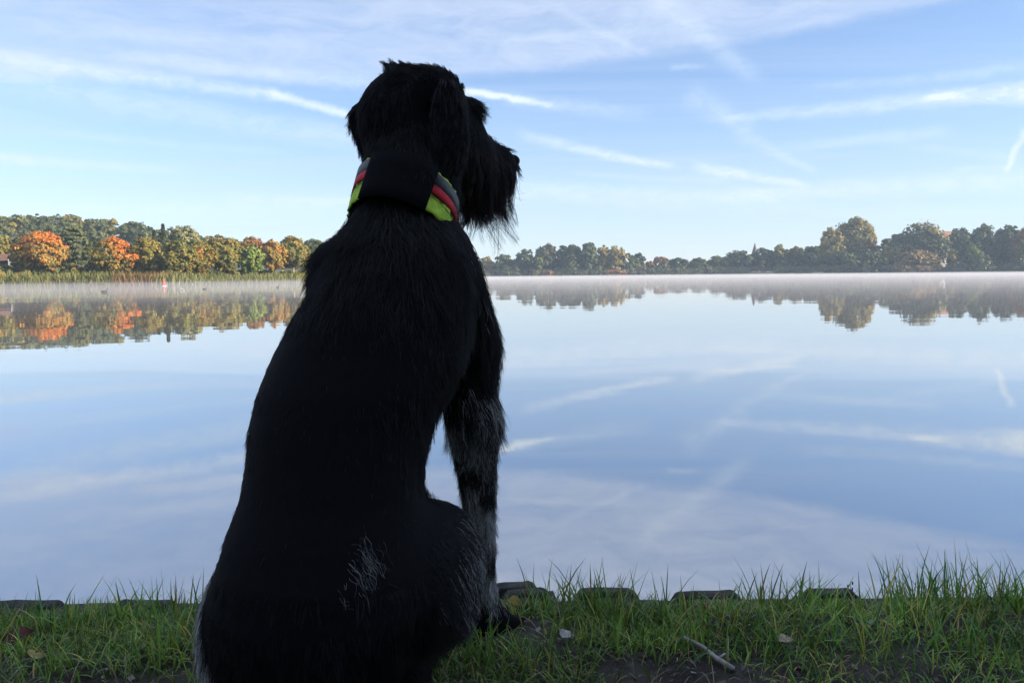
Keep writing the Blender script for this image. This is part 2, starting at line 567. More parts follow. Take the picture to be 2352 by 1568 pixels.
def tree_mesh(rng, base, H, half, shape, pal, pal2=None, blend=None, leaf=0.3, nleaf=3500, cb=0.15, depth=None):
    """returns crown (verts, quads, colours) for a tree of height H standing at base"""
    bx, by, bz = base
    zc0, zc1 = H * cb, H * 0.945
    rz = (zc1 - zc0) / 2
    zc = (zc0 + zc1) / 2
    dep = half * (depth or 0.95)
    ncl = max(34, int(nleaf / 42))
    d = rng.normal(size=(ncl, 3)); d /= np.linalg.norm(d, axis=1)[:, None]
    rad = rng.uniform(0.35, 1.0, ncl) ** 0.45
    c = d * rad[:, None]
    out_ = rng.uniform(size=ncl) < 0.13
    c = np.where(out_[:, None], d * rng.uniform(0.98, 1.09, (ncl, 1)), c)
    crr = 0.25
    if shape == 'spruce':
        t = rng.uniform(0, 1, ncl) ** 0.8
        a = rng.uniform(0, 2 * math.pi, ncl)
        rr = (1 - t) * (0.35 + 0.65 * rng.uniform(0, 1, ncl) ** 0.5) * (0.75 + 0.25 * np.sin(t * 40))
        c = np.c_[rr * np.cos(a), rr * np.sin(a), 2 * t - 1]
        crr = 0.20
        tt = t
    elif shape == 'pine':
        t = rng.uniform(0, 1, ncl)
        lay = (np.floor(t * 8) + 0.5) / 8 + rng.normal(0, 0.02, ncl)
        a = rng.uniform(0, 2 * math.pi, ncl)
        env = np.interp(lay, [0, 0.25, 0.6, 1.0], [0.55, 0.85, 1.0, 0.30])
        rr = env * rng.uniform(0.25, 1, ncl) ** 0.6
        c = np.c_[rr * np.cos(a), rr * np.sin(a), 2 * lay - 1]
        crr = 0.20
    elif shape == 'poplar':
        c[:, 2] = rng.uniform(-1, 1, ncl)
        w = np.sqrt(np.clip(1 - np.abs(c[:, 2]) ** 3, 0.05, 1))
        c[:, 0] *= w; c[:, 1] *= w
    elif shape == 'oval':      # broad below, domed
        c[:, 2] = np.where(c[:, 2] < 0, c[:, 2] * 1.0, c[:, 2])
        k = np.interp(c[:, 2], [-1, -0.3, 0.4, 1], [1.1, 1.12, 1.0, 0.85])
        c[:, 0] *= k; c[:, 1] *= k
    lob = 1 + 0.16 * np.sin(3 * np.arctan2(c[:, 1], c[:, 0]) + rng.uniform(0, 6)) * (1 - np.abs(c[:, 2]))
    c[:, :2] *= lob[:, None]
    m = max(8, nleaf // ncl)
    cs = crr * rng.uniform(0.5, 1.4, ncl) * np.where(out_, 0.55, 1.0)
    if shape == 'spruce':
        cs = cs * np.clip(1.35 - 1.2 * tt, 0.1, 1)
    dl = rng.normal(size=(ncl, m, 3)); dl /= np.linalg.norm(dl, axis=2)[:, :, None]
    dl[:, :, 2] = np.where(dl[:, :, 2] < -0.3, -dl[:, :, 2] * 0.7, dl[:, :, 2])
    pr = dl * (rng.uniform(0.45, 1.1, (ncl, m)) ** 0.6 * cs[:, None])[:, :, None]
    sc = np.array([half / 1.12, dep / 1.12, rz / 1.1])
    sm = np.array([half, dep, min(rz, half * 1.3)]) if shape not in ('spruce', 'pine') else np.array([half, dep, half * 0.75])
    pos = c[:, None, :] * sc + pr * sm
    if shape == 'willow':
        pos[:, :, 2] -= (rng.uniform(0, 1, (ncl, m)) ** 2) * rz * 0.35
    out = c / (np.linalg.norm(c, axis=1)[:, None] + 0.2)
    nr = dl * 0.75 + out[:, None, :] * 0.45 + rng.normal(size=dl.shape) * 0.38
    nr /= np.linalg.norm(nr, axis=2)[:, :, None]
    pos = pos.reshape(-1, 3); nr = nr.reshape(-1, 3)
    rel = pos / np.array([half, dep, rz])
    pos = pos + np.array([bx, by, bz + zc])
    v, f = leaf_cloud(rng, pos, nr, leaf)
    P0 = np.array(PAL[pal]) * 1.42
    ci = np.repeat(rng.integers(0, len(P0), ncl), m)
    ci = np.where(rng.uniform(size=len(ci)) < 0.3, rng.integers(0, len(P0), len(ci)), ci)
    colr = P0[ci]
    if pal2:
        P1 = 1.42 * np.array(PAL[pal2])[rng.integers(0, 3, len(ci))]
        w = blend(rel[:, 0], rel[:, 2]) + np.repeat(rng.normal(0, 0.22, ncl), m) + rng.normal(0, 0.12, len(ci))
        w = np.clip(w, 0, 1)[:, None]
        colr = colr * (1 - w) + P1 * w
    colr = colr * rng.uniform(0.75, 1.25, (len(ci), 1))
    return v, f, np.repeat(colr, 4, axis=0)

def trunk_mesh(rng, base, H, half, cb, r=None, leans=1):
    r = r or max(0.12, H * 0.018)
    b = np.array(base, float)
    top = H * 0.8
    path = [b + np.array([0, 0, -0.3])]
    off = np.zeros(2)
    for k in range(1, 7):
        off = off + rng.normal(0, H * 0.006, 2)
        path.append(b + np.array([off[0], off[1], top * k / 6]))
    parts = [tube(path, [r * 1.35, r, r * 0.9, r * 0.75, r * 0.6, r * 0.4, r * 0.15], 7)]
    for k in range(5):
        z = H * (max(cb, 0.12) + 0.12 + 0.1 * k)
        i = min(5, int(z / top * 6))
        p0 = path[i]
        a = rng.uniform(0, 2 * math.pi)
        d = np.array([math.cos(a) * half * 0.7, math.sin(a) * half * 0.7, H * 0.14])
        parts.append(tube([p0, p0 + d * 0.5 + np.array([0, 0, -0.02 * H]), p0 + d], [r * 0.45, r * 0.28, r * 0.08], 5))
    return join(parts)

tree_no = [0]
def tree(px0, px1, ptop, Yd, label, shape='round', pal='olive', pal2=None, blend=None, cb=0.12, leaf=None, nleaf=None,
         name='tree', cat='tree', group=None, bark=None, depth=None, trunk=True):
    tree_no[0] += 1
    rng = np.random.default_rng(1000 + tree_no[0])
    a, b = P(px0, ptop, Yd), P(px1, ptop, Yd)
    x = (a[0] + b[0]) / 2
    half = (b[0] - a[0]) / 2
    gz_ = float(land_h(x, Yd))
    H = float((a[2] + b[2]) / 2) - gz_
    base = (x, Yd, gz_)
    pxm = Yd / 744.0
    leaf = leaf or pxm * 1.25
    nleaf = nleaf or int(np.clip(17 * (half * H) / (leaf * leaf), 1200, 7500))
    root = empty(name, base)
    tag(root, label, cat, group)
    v, f, c = tree_mesh(rng, base, H, half, shape, pal, pal2, blend, leaf, nleaf, cb, depth)
    mesh_obj('crown', v, f, M_LEAF, root, c, location=base)
    if trunk:
        tv, tf = trunk_mesh(rng, base, H, half, cb)
        mesh_obj('trunk', tv, tf, bark or M_BARK, root, location=base, smooth=True)
    return root

LB = 'trees along the left shore'
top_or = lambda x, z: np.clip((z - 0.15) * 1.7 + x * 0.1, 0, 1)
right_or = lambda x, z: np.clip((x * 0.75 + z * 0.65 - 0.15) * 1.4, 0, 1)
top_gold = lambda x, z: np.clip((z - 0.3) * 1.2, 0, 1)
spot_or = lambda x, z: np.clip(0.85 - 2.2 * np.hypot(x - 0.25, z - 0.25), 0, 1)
tree(-30, 32, 535, 152, 'olive tree rising above the small white house', 'round', 'olive', group=LB)
tree(20, 62, 540, 140, 'dark green tree pressed against the big orange tree, on its left', 'round', 'dark', group=LB, cb=0.05)
tree(38, 148, 526, 126, 'largest orange-crowned tree on the left shore, olive lower down', 'oval', 'olivegold', 'orange', top_or, group=LB, bark=M_PALEBARK, cb=0.1)
tree(132, 207, 511, 138, 'tall grey-green pine with layered branches, between two orange trees', 'pine', 'pine', group=LB, cb=0.22, name='pine_tree', bark=M_PALEBARK)
tree(190, 236, 545, 146, 'dark tree in the gap just right of the layered pine', 'round', 'dark', group=LB, cb=0.05)
tree(213, 301, 540, 128, 'smaller orange tree, colour brightest along its right edge', 'oval', 'olive', 'orange', right_or, group=LB, cb=0.1, bark=M_PALEBARK)
tree(288, 328, 556, 142, 'dark tree squeezed behind the smaller orange tree', 'round', 'dark', group=LB, cb=0.05)
tree(299, 372, 541, 131, 'yellow-olive tree with an orange tinge at its top, left of the spruce', 'oval', 'olive', 'olivegold', top_gold, group=LB, cb=0.1)
tree(342, 404, 503, 152, 'tallest pointed dark spruce behind the left shore trees', 'spruce', 'dark', group=LB, cb=0.05, name='spruce_tree')
tree(330, 376, 518, 156, 'lower dark spruce hugging the tallest spruce', 'spruce', 'dark', group=LB, cb=0.05, name='spruce_tree')
tree(384, 459, 510, 162, 'pale grey-green domed tree standing behind, right of the spruces', 'oval', 'grey', group=LB, cb=0.2)
tree(370, 448, 547, 131, 'deep olive tree in front of the pale domed tree', 'oval', 'olive', group=LB, cb=0.06)
tree(418, 490, 548, 134, 'olive tree with a bright orange patch at mid height', 'oval', 'olive', 'orange', spot_or, group=LB, cb=0.1)
tree(464, 553, 536, 141, 'broad olive tree beside the one with the orange patch', 'oval', 'olive', 'olivegold', top_gold, group=LB, cb=0.14, bark=M_PALEBARK)
tree(540, 612, 541, 158, 'reddish brown topped tree behind the bright green one', 'oval', 'olive', 'rust', top_or, group=LB, cb=0.2)
tree(549, 603, 560, 143, 'small bright green tree on the left shore', 'round', 'green', group=LB, cb=0.12, bark=M_PALEBARK)
tree(596, 652, 547, 147, 'olive and orange tree just right of the bright green one', 'oval', 'olivegold', 'orange', lambda x, z: np.clip(0.12 + 0.25 * z, 0, 0.3), group=LB, cb=0.18, bark=M_PALEBARK)
tree(633, 708, 539, 151, 'large olive tree with pale trunks nearest the dog on the left shore', 'oval', 'olive', 'olivegold', top_gold, group=LB, cb=0.2, bark=M_PALEBARK)
tree(690, 750, 546, 195, 'grey-green distant tree touching the outline of the dog', 'round', 'mid', group=LB, cb=0.15)
tree(770, 850, 560, 235, 'olive tree on the far shore hidden behind the back of the dog', 'round', 'olive', group=LB)
tree(900, 985, 570, 300, 'green tree on the far shore hidden behind the shoulder of the dog', 'round', 'mid', group=LB)
# more stems seen under the crowns of the left shore
for px, yd in ((612, 145.5), (662, 148.5), (668, 149.5), (530, 141), (345, 133)):
    pass

CB = 'trees on the wooded point straight across'
tree(1095, 1136, 588, 428, 'small yellow-olive tree at the left end of the wooded point', 'round', 'olivegold', group=CB)
tree(1137, 1180, 583, 424, 'round grey-green tree standing alone beside the wooded point', 'round', 'mid', group=CB, cb=0.2)
tree(1184, 1232, 570, 414, 'dark round tree first in the wooded point from the left', 'round', 'dark', 'mid', lambda x, z: np.clip(x + z * .4, 0, 1), group=CB, cb=0.03)  # right side and top paler: sunlight put into the leaf colour
tree(1215, 1250, 586, 408, 'small green tree in front of the gap of the wooded point', 'round', 'mid', group=CB, cb=0.03)
tree(1230, 1284, 557, 416, 'dark tree on the wooded point with a faint orange right edge', 'round', 'dark', 'rust', lambda x, z: np.clip(x - 0.55, 0, 0.6) * 1.5, group=CB, cb=0.03)
tree(1276, 1316, 561, 418, 'dark green crown next right of the faintly orange-edged tree', 'round', 'dark', group=CB, cb=0.03)
tree(1290, 1328, 584, 408, 'low leafy tree at the water edge of the wooded point', 'round', 'pine', group=CB, cb=0.03)
tree(1300, 1338, 554, 415, 'olive tree left of the highest crown on the wooded point', 'round', 'mid', group=CB, cb=0.05)
tree(1326, 1378, 551, 412, 'highest crown of the wooded point, with a pointed top', 'pine', 'pine', group=CB, cb=0.05, name='pine_tree')
tree(1368, 1402, 556, 414, 'yellow-olive tree just right of the highest crown', 'round', 'olivegold', group=CB, cb=0.05)
tree(1392, 1440, 565, 413, 'broad grey-olive tree on the right slope of the wooded point', 'round', 'gold', group=CB, cb=0.03)
tree(1424, 1466, 580, 414, 'green tree at the right end of the wooded point', 'round', 'mid', group=CB, cb=0.03)
tree(1446, 1486, 579, 432, 'dark round tree in the dip right of the wooded point', 'round', 'dark', group=CB, cb=0.03)
tree(1480, 1502, 599, 430, 'tiny orange-brown tree in the dip of the tree line', 'round', 'rust', group=CB, cb=0.03)
tree(1496, 1536, 588, 433, 'brownish green tree right of the tiny orange one', 'round', 'mid', 'rust', top_or, group=CB, cb=0.03)
RB = 'dark trees of the low line across the lake'
tree(1530, 1582, 591, 434, 'dark low tree at the lowest place of the skyline', 'round', 'dark', group=RB, cb=0.03)
tree(1576, 1632, 591, 436, 'dark low tree second to the right of the lowest skyline place', 'round', 'dark', 'mid', top_gold, group=RB, cb=0.03)
tree(1622, 1682, 586, 436, 'dark tree where the skyline starts climbing to the spire', 'round', 'dark', group=RB, cb=0.03)
tree(1668, 1732, 573, 434, 'dark tree just left of the pointed spire', 'round', 'dark', group=RB, cb=0.03)
tree(1722, 1778, 568, 432, 'dark tree just right of the pointed spire', 'round', 'dark', group=RB, cb=0.03)
tree(1768, 1818, 559, 430, 'dark tree with sunlight painted olive into its top, third right of the spire', 'round', 'dark', 'olive', top_or, group=RB, cb=0.03)  # olive top leaves stand for sunlight on the crown
tree(1806, 1852, 562, 428, 'dark tree two crowns left of the tall golden tree', 'round', 'dark', 'olive', top_or, group=RB, cb=0.03)  # sunlit top again mixed into the leaf colour
tree(1842, 1892, 561, 426, 'dark tree touching the left side of the tall golden tree', 'round', 'dark', group=RB, cb=0.03)
RR = 'trees on the right shore'
tree(1882, 1944, 513, 396, 'tall golden-brown tree, left half of the towering pair', 'oval', 'gold', group=RR, cb=0.12)
tree(1926, 2012, 492, 400, 'highest tree on the right shore, olive-gold and many-lobed', 'oval', 'gold', 'olive', lambda x, z: np.clip(0.4 - x, 0, 1), group=RR, cb=0.2)  # olive on the left paints in the crown's shaded side
tree(1972, 2026, 545, 392, 'reddish brown tree at the foot of the highest right shore tree', 'round', 'brown', 'rust', top_or, group=RR, cb=0.03)
tree(1880, 1975, 575, 384, 'dark broad thicket tree below the towering golden pair', 'round', 'dark', group=RR, cb=0.02)
tree(1955, 2030, 572, 380, 'dark tree at the water below the reddish brown one', 'round', 'dark', group=RR, cb=0.02)
tree(2014, 2058, 541, 402, 'mixed dark conifer left of the slim column tree', 'pine', 'pine', group=RR, cb=0.05, name='pine_tree')
tree(2040, 2090, 533, 406, 'olive tree with a ragged top beside the slim column tree', 'round', 'mid', group=RR, cb=0.05)
tree(2082, 2094, 514, 410, 'slim column-shaped beige tree rising above the skyline', 'poplar', 'brown', group=RR, cb=0.1, name='poplar_tree')
tree(2020, 2080, 560, 388, 'pale brown bushy tree left of the big dark domed tree', 'round', 'gold', group=RR, cb=0.05)
tree(2062, 2178, 508, 386, 'big dark domed tree with sunlight painted olive-gold into its top', 'oval', 'dark', 'gold', lambda x, z: np.clip((z * 1.0 + x * .5 - .45) * 1.6, 0, 1), group=RR, cb=0.02)  # gold towards the upper right is sunlight painted into the leaves
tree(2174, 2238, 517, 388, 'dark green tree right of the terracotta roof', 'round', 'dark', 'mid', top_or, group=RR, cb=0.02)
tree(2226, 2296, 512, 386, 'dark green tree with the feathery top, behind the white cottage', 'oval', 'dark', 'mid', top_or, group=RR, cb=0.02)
tree(2286, 2350, 512, 384, 'dark tree near the right end of the right shore', 'round', 'dark', group=RR, cb=0.02)
tree(2328, 2400, 520, 372, 'reddish brown tree cut by the right end of the view', 'round', 'rust', 'brown', lambda x, z: np.clip(-z, 0, 1), group=RR, cb=0.02)
tree(2334, 2376, 548, 360, 'small leafy green tree in front of the reddish one', 'round', 'olive', group=RR, cb=0.05)
tree(2222, 2252, 554, 368, 'small rounded green tree above the dark hedge', 'round', 'green', group=RR, cb=0.1)

SB = 'shrubs by the water'
def shrub(px0, px1, ptop, Yd, label, pal, **k):
    return tree(px0, px1, ptop, Yd, label, 'round', pal, cb=-0.35, name='shrub', cat='shrub', group=SB, **k)
shrub(194, 250, 632, 121.5, 'rust-orange rounded shrub at the left waterline', 'rust')
shrub(-30, 14, 618, 121, 'tall olive shrub at the waterline below the white house', 'olive')
shrub(36, 72, 622, 121, 'lower olive shrub beside the pale trunk of the largest orange tree', 'olivegold')
shrub(118, 170, 626, 122.5, 'olive shrub at the waterline below the layered pine', 'olive')
shrub(1218, 1242, 622, 404.5, 'pinkish brown shrub at the foot of the wooded point', 'brown')
shrub(1244, 1272, 620, 404, 'rust brown shrub right of the pinkish one below the wooded point', 'rust')
shrub(1385, 1440, 617, 404, 'long rusty shrub under the right slope of the wooded point', 'rust')
shrub(2054, 2160, 571, 368, 'wide golden-brown bush at the water below the big dark domed tree', 'brown', depth=0.5)
shrub(2176, 2206, 566, 368, 'small olive bush left of the rounded green tree', 'olive')
shrub(2240, 2278, 576, 362, 'pale grey-green bush on top of the dark hedge', 'grey')
shrub(2176, 2318, 592, 364, 'dark long hedge along the right waterline', 'dark', depth=0.35)
shrub(2308, 2390, 594, 356, 'dark green bush at the waterline by the right end', 'dark', depth=0.5)
shrub(1984, 2002, 585, 374, 'pale yellowish bush shining out of the dark thicket', 'grey')

# ------------------------------------------------------------------ woods that read as one mass
def wood(name, spots, seed, pals, leaf, label):
    rng = np.random.default_rng(seed)
    VV, FF, CC, off = [], [], [], 0
    for (x, y, H, half, pal) in spots:
        b = (x, y, float(land_h(x, y)))
        v, f, c = tree_mesh(rng, b, H, half, 'round', pal, None, None, leaf, int(np.clip(7 * half * H / leaf ** 2, 260, 900)), 0.0)
        VV.append(v); FF.append(f + off); CC.append(c); off += len(v)
    o = mesh_obj(name, np.concatenate(VV), np.concatenate(FF), M_LEAF, None, np.concatenate(CC))
    return tag(o, label, 'wood', kind='stuff')

rng = np.random.default_rng(5)
spots = []
hx = [-60, 0, 67, 100, 134, 200, 235, 300, 336, 372, 430, 700]
hy = [517, 515, 508, 510, 515, 520, 521, 528, 534, 556, 566, 570]
for k in range(95):
    px = rng.uniform(-60, 690)
    Yd = rng.uniform(225, 300)
    top = np.interp(px, hx, hy) + rng.uniform(4, 20)
    p = P(px, top, Yd)
    g0 = float(land_h(p[0], Yd))
    spots.append((p[0], Yd, max(6.0, p[2] - g0), rng.uniform(2.6, 4.6), rng.choice(['mid', 'dark', 'mid', 'olive'])))
for k in range(40):
    x_ = rng.uniform(-330, -95); i_ = rng.uniform(8, 45)
    y_ = float(np.interp(x_, SHORE[:5, 0], SHORE[:5, 1])) + i_
    spots.append((x_, y_, rng.uniform(8, 13), rng.uniform(3.0, 5.0), rng.choice(['mid', 'olive', 'olivegold', 'dark'])))
wood('hillside_wood', spots, 21, None, 0.5, 'green wood covering the hill behind the left shore trees')
spots = []
for k in range(60):
    px = rng.uniform(1490, 2380)
    Yd = np.interp(px, [1490, 1900, 2380], [428, 396, 366]) + rng.uniform(-2, 6)
    p = P(px, 600, Yd)
    spots.append((p[0], Yd, rng.uniform(3.5, 7.5), rng.uniform(3.0, 5.5), rng.choice(['dark', 'dark', 'mid'])))
for k in range(16):
    px = rng.uniform(1100, 1480)
    p = P(px, 615, 412)
    spots.append((p[0], rng.uniform(410, 420), rng.uniform(3.0, 6.5), rng.uniform(2.5, 4.0), rng.choice(['dark', 'mid', 'brown'])))
for k in range(70):
    px = rng.uniform(1085, 2400)
    Yd = np.interp(px, [1085, 1500, 1800, 2030, 2230, 2410], [405, 405, 425, 402, 381, 361]) + rng.uniform(0.5, 3.0)
    p = P(px, 620, Yd)
    spots.append((p[0], Yd, 1.2 + 5.0 * rng.uniform() ** 2.0, rng.uniform(2.0, 4.5), rng.choice(['dark', 'dark', 'mid', 'dark'])))
wood('shoreline_thicket', spots, 22, None, 0.65, 'dark undergrowth along the foot of the far tree line')
spots = []
for k in range(26):
    px = rng.uniform(2000, 2400)
    Yd = rng.uniform(410, 450)
    p = P(px, 535 + rng.uniform(0, 25), Yd)
    spots.append((p[0], Yd, max(6, p[2] - float(land_h(p[0], Yd))), rng.uniform(4, 6.5), rng.choice(['mid', 'dark', 'pine'])))
kx = [1100, 1180, 1240, 1300, 1350, 1420, 1480, 1530, 1600, 1700, 1780, 1890, 2000]
ky = [596, 590, 566, 560, 558, 575, 590, 600, 596, 580, 566, 568, 560]
for k in range(64):
    px = rng.uniform(1100, 1990)
    Yd = rng.uniform(432, 450)
    p = P(px, np.interp(px, kx, ky) + rng.uniform(4, 14), Yd)
    spots.append((p[0], Yd, max(5, p[2] - float(land_h(p[0], Yd))), rng.uniform(4, 6.0), rng.choice(['mid', 'dark', 'dark'])))
wood('background_wood', spots, 23, None, 0.7, 'dim wood filling the gaps behind the right shore trees')

spots = []
for k in range(120):
    px = rng.uniform(-40, 900)
    Yd = np.interp(px, [-40, 400, 690, 900], [122, 130, 152, 220]) + rng.uniform(0, 12)
    p = P(px, 630, Yd)
    spots.append((p[0], Yd, rng.uniform(1.3, 3.4 if px < 450 else 2.0), rng.uniform(1.2, 2.6), rng.choice(['dark', 'mid', 'olive', 'olive'])))
wood('understorey', spots, 24, None, 0.26, 'low green bushes under the left shore trees')

# unseen tall trees, added behind and beside the camera to shade the dog and grass
rng = np.random.default_rng(77)
VV, FF, CC, off = [], [], [], 0
tparts = []
for (x, y, H, half) in ((20, -3.6, 17, 4.6), (25, -6.5, 18, 5), (29, -3.8, 18, 5), (34, -8.5, 20, 5.5), (40, -6, 20, 5.5), (46, -11, 22, 6), (22, -10, 18, 5), (30, -13, 20, 5.5),
                        (12, -17, 17, 5.5), (3, -18, 17, 5.5), (-6, -17, 17, 5.5), (-15, -18, 17, 5.5), (-24, -17, 17, 5.5), (8, -26, 20, 6), (-3, -26, 20, 6), (-14, -26, 20, 6), (20, -24, 20, 6), (54, -9, 22, 6), (52, -15, 22, 6)):
    b = (x, y, float(bank_h(x, y)))
    v, f, c = tree_mesh(rng, b, H, half, 'oval', 'dark', None, None, 0.50, 3000, 0.04)
    VV.append(v); FF.append(f + off); CC.append(c); off += len(v)
    tparts.append(trunk_mesh(rng, b, H, half, 0.15))
nw = mesh_obj('shade_wood', np.concatenate(VV), np.concatenate(FF), M_LEAF, None, np.concatenate(CC))
tag(nw, 'dense unseen wood added on the near bank to shade the dog', 'wood', kind='stuff')
tv, tf = join(tparts)
tk = mesh_obj('trunks', tv, tf, M_BARK, nw, smooth=True)
tk['kind'] = 'stuff'

# reeds along the left waterline
rng = np.random.default_rng(8)
N = 34000
k = rng.uniform(0, 1, N)
seg = resample(SHORE[2:9], 400)
i = (k * 399).astype(int)
base = seg[i]
dd = (base - LC); dd /= np.linalg.norm(dd, axis=1)[:, None]
base = base + dd * rng.uniform(-0.6, 7.0, N)[:, None] + rng.normal(0, 0.5, (N, 2))
bz = land_h(base[:, 0], base[:, 1])
hh = rng.uniform(0.6, 1.75, N) * (0.65 + 0.7 * fbm(base[:, 0] * 0.12, base[:, 1] * 0.12, 4, 2))
th = rng.uniform(0, math.pi, N)
wv_ = np.c_[np.cos(th), np.sin(th), np.zeros(N)] * rng.uniform(0.025, 0.07, (N, 1))
lean = np.c_[rng.normal(0, 0.26, (N, 2)), np.ones(N)] * hh[:, None]
b3 = np.c_[base, np.maximum(bz, WATER_Z) - 0.05]
v = np.stack([b3 - wv_, b3 + wv_, b3 + lean * 0.7 + wv_ * 1.4, b3 + lean - wv_ * 0.2], 1).reshape(-1, 3)
f = np.arange(4 * N).reshape(N, 4)
rp = np.array([1.15, 1.3, 1.1]) * np.array([(0.20, 0.17, 0.07), (0.14, 0.14, 0.05), (0.24, 0.19, 0.09), (0.10, 0.11, 0.04)])
c = rp[rng.integers(0, 4, N)]
bx_ = base[:, 0]
xa, xb = P(292, 640, 122)[0], P(380, 640, 122)[0]
red = ((bx_ > xa) & (bx_ < xb))[:, None] * rng.uniform(0.3, 1, (N, 1))
c = c * (1 - red) + np.array([0.22, 0.11, 0.05]) * red
rb = mesh_obj('reed_bed', v, f, M_LEAF, None, np.repeat(c, 4, axis=0))
tag(rb, 'tan and olive reeds fringing the left shore', 'reeds', kind='stuff')

# ------------------------------------------------------------------ buildings across the water
def box(x0, x1, y0, y1, z0, z1):
    v = np.array([(x, y, z) for z in (z0, z1) for y in (y0, y1) for x in (x0, x1)], float)
    f = [(0, 2, 3, 1), (4, 5, 7, 6), (0, 1, 5, 4), (2, 6, 7, 3), (0, 4, 6, 2), (1, 3, 7, 5)]
    return v, f

def house(pxr, ptop, Yd, width, depth_, wall_h, roof_h, mats, label, along='x'):
    p = P(pxr, ptop, Yd)
    x1 = p[0]; x0 = x1 - width
    g0 = float(land_h((x0 + x1) / 2, Yd)) - 0.1
    z1 = p[2] - roof_h
    root = empty('house', ((x0 + x1) / 2, Yd, g0))
    tag(root, label, 'house')
    loc = tuple(root.location)
    y0, y1 = Yd, Yd + depth_
    v, f = box(x0, x1, y0, y1, g0, z1)
    mesh_obj('wall', v, f, mats[0], root, location=loc)
    e = 0.4
    ym = (y0 + y1) / 2; zt = z1 + roof_h
    if along == 'x':
        rv = [(x0 - e, y0 - e, z1 - 0.1), (x1 + e, y0 - e, z1 - 0.1), (x1 + e, ym, zt), (x0 - e, ym, zt), (x0 - e, y1 + e, z1 - 0.1), (x1 + e, y1 + e, z1 - 0.1)]
        rf = [(0, 1, 2, 3), (3, 2, 5, 4), (0, 3, 4), (1, 5, 2), (0, 4, 5, 1)]
    else:
        xm = (x0 + x1) / 2
        rv = [(x0 - e, y0 - e, z1 - 0.1), (x1 + e, y0 - e, z1 - 0.1), (xm, y0 - e, zt), (x0 - e, y1 + e, z1 - 0.1), (x1 + e, y1 + e, z1 - 0.1), (xm, y1 + e, zt)]
        rf = [(0, 1, 2), (3, 5, 4), (0, 2, 5, 3), (1, 4, 5, 2), (0, 3, 4, 1)]
    roof = mesh_obj('roof', rv, rf, mats[1], root, location=loc)
    cv, cf = box(x0 + width * .3, x0 + width * .3 + 0.5, ym - 0.25, ym + 0.25, zt - 0.8, zt + 0.7)
    mesh_obj('chimney', cv, cf, mats[1], roof, location=loc)
    for k in range(3):
        xx = x0 + width * (0.18 + 0.27 * k)
        v, f = box(xx, xx + 0.9, y0 - 0.05, y0 + 0.02, z1 - 1.7, z1 - 0.6)
        mesh_obj('window', v, f, M_GLASSD, root, location=loc)
    return root, (x0, x1, y0, y1, g0, z1)

hr, hb = house(22, 582, 146, 9.0, 6.0, 3.0, 1.3, (M_DARKWALL, M_ROOF), 'dark timber house with brown roof and white end wall, far left')
v, f = box(hb[1] - 0.02, hb[1] + 0.5, hb[2] - 0.6, hb[2] - 0.15, hb[4], hb[5] + 0.2)
mesh_obj('white_panel', v, f, M_WALLP, hr, location=tuple(hr.location))
house(2190, 530, 404, 6.0, 6.0, 8.0, 3.5, (M_WALLP, M_TERRA), 'house showing only its terracotta roof between dark crowns', 'x')
hr2, hb2 = house(2308, 586, 392, 5.6, 4.0, 3.0, 1.0, (M_WALLP, simple('slate', (0.30, 0.32, 0.36), 0.7, 0.15, 2.0)), 'small white lakeside cottage under dark trees at the right')
tv, tf = tube([(hb2[1] - 1.6, hb2[2] + 2.5, hb2[5]), (hb2[1] - 1.6, hb2[2] + 2.5, hb2[5] + 4.2)], [0.14, 0.1], 6)
mesh_obj('mast', tv, tf, M_WHITE, hr2, location=tuple(hr2.location))
# pointed spire over the dark trees
p = P(1734, 557, 470)
g0 = float(land_h(p[0], 470))
sp = empty('church_spire', (p[0], 470, g0))
tag(sp, 'pointed brown spire poking above the dark tree line', 'spire')
v, f = box(p[0] - 2.1, p[0] + 2.1, 468, 472, g0 - 0.1, p[2] - 9.0)
mesh_obj('tower', v, f, M_SPIRE, sp, location=tuple(sp.location))
v, f = tube([(p[0], 470, p[2] - 9.2), (p[0], 470, p[2] - 6), (p[0], 470, p[2])], [2.4, 1.7, 0.05], 8)
mesh_obj('pointed_roof', v, f, M_SPIRE, sp, location=tuple(sp.location))
# low pale boathouse by the point
p = P(1174, 624, 420)
g0 = float(land_h(p[0], 420))
bh = empty('boathouse', (p[0], 420, g0))
tag(bh, 'low pale waterside hut left of the wooded point', 'hut')
v, f = box(p[0] - 5.5, p[0] + 1, 419, 423, g0 - 0.1, p[2] + 0.2)
mesh_obj('wall', v, f, M_WALLP, bh, location=tuple(bh.location))
v = [(p[0] - 6, 418.5, p[2] + .2), (p[0] + 1.5, 418.5, p[2] + .2), (p[0] + 1.5, 423.5, p[2] + 1.0), (p[0] - 6, 423.5, p[2] + 1.0), (p[0] - 6, 423.5, p[2] + .2), (p[0] + 1.5, 423.5, p[2] + .2)]
mesh_obj('roof', v, [(0, 1, 2, 3), (3, 2, 5, 4), (0, 3, 4), (1, 5, 2), (0, 4, 5, 1)], simple('grey_sheet', (0.2, 0.21, 0.22), 0.6, 0.2, 1.0), bh, location=tuple(bh.location))
for k in range(2):
    v, f = box(p[0] - 4.6 + 2.6 * k, p[0] - 3.0 + 2.6 * k, 418.94, 419.02, g0 + 0.3, p[2] - 0.4)
    mesh_obj('door', v, f, M_DARKWALL, bh, location=tuple(bh.location))

# ------------------------------------------------------------------ buoys and birds
def on_water(px, py):
    d = ray(px, py)
    t = (WATER_Z - CAM_Z) / d[2]
    return np.array([0, 0, CAM_Z]) + d * t

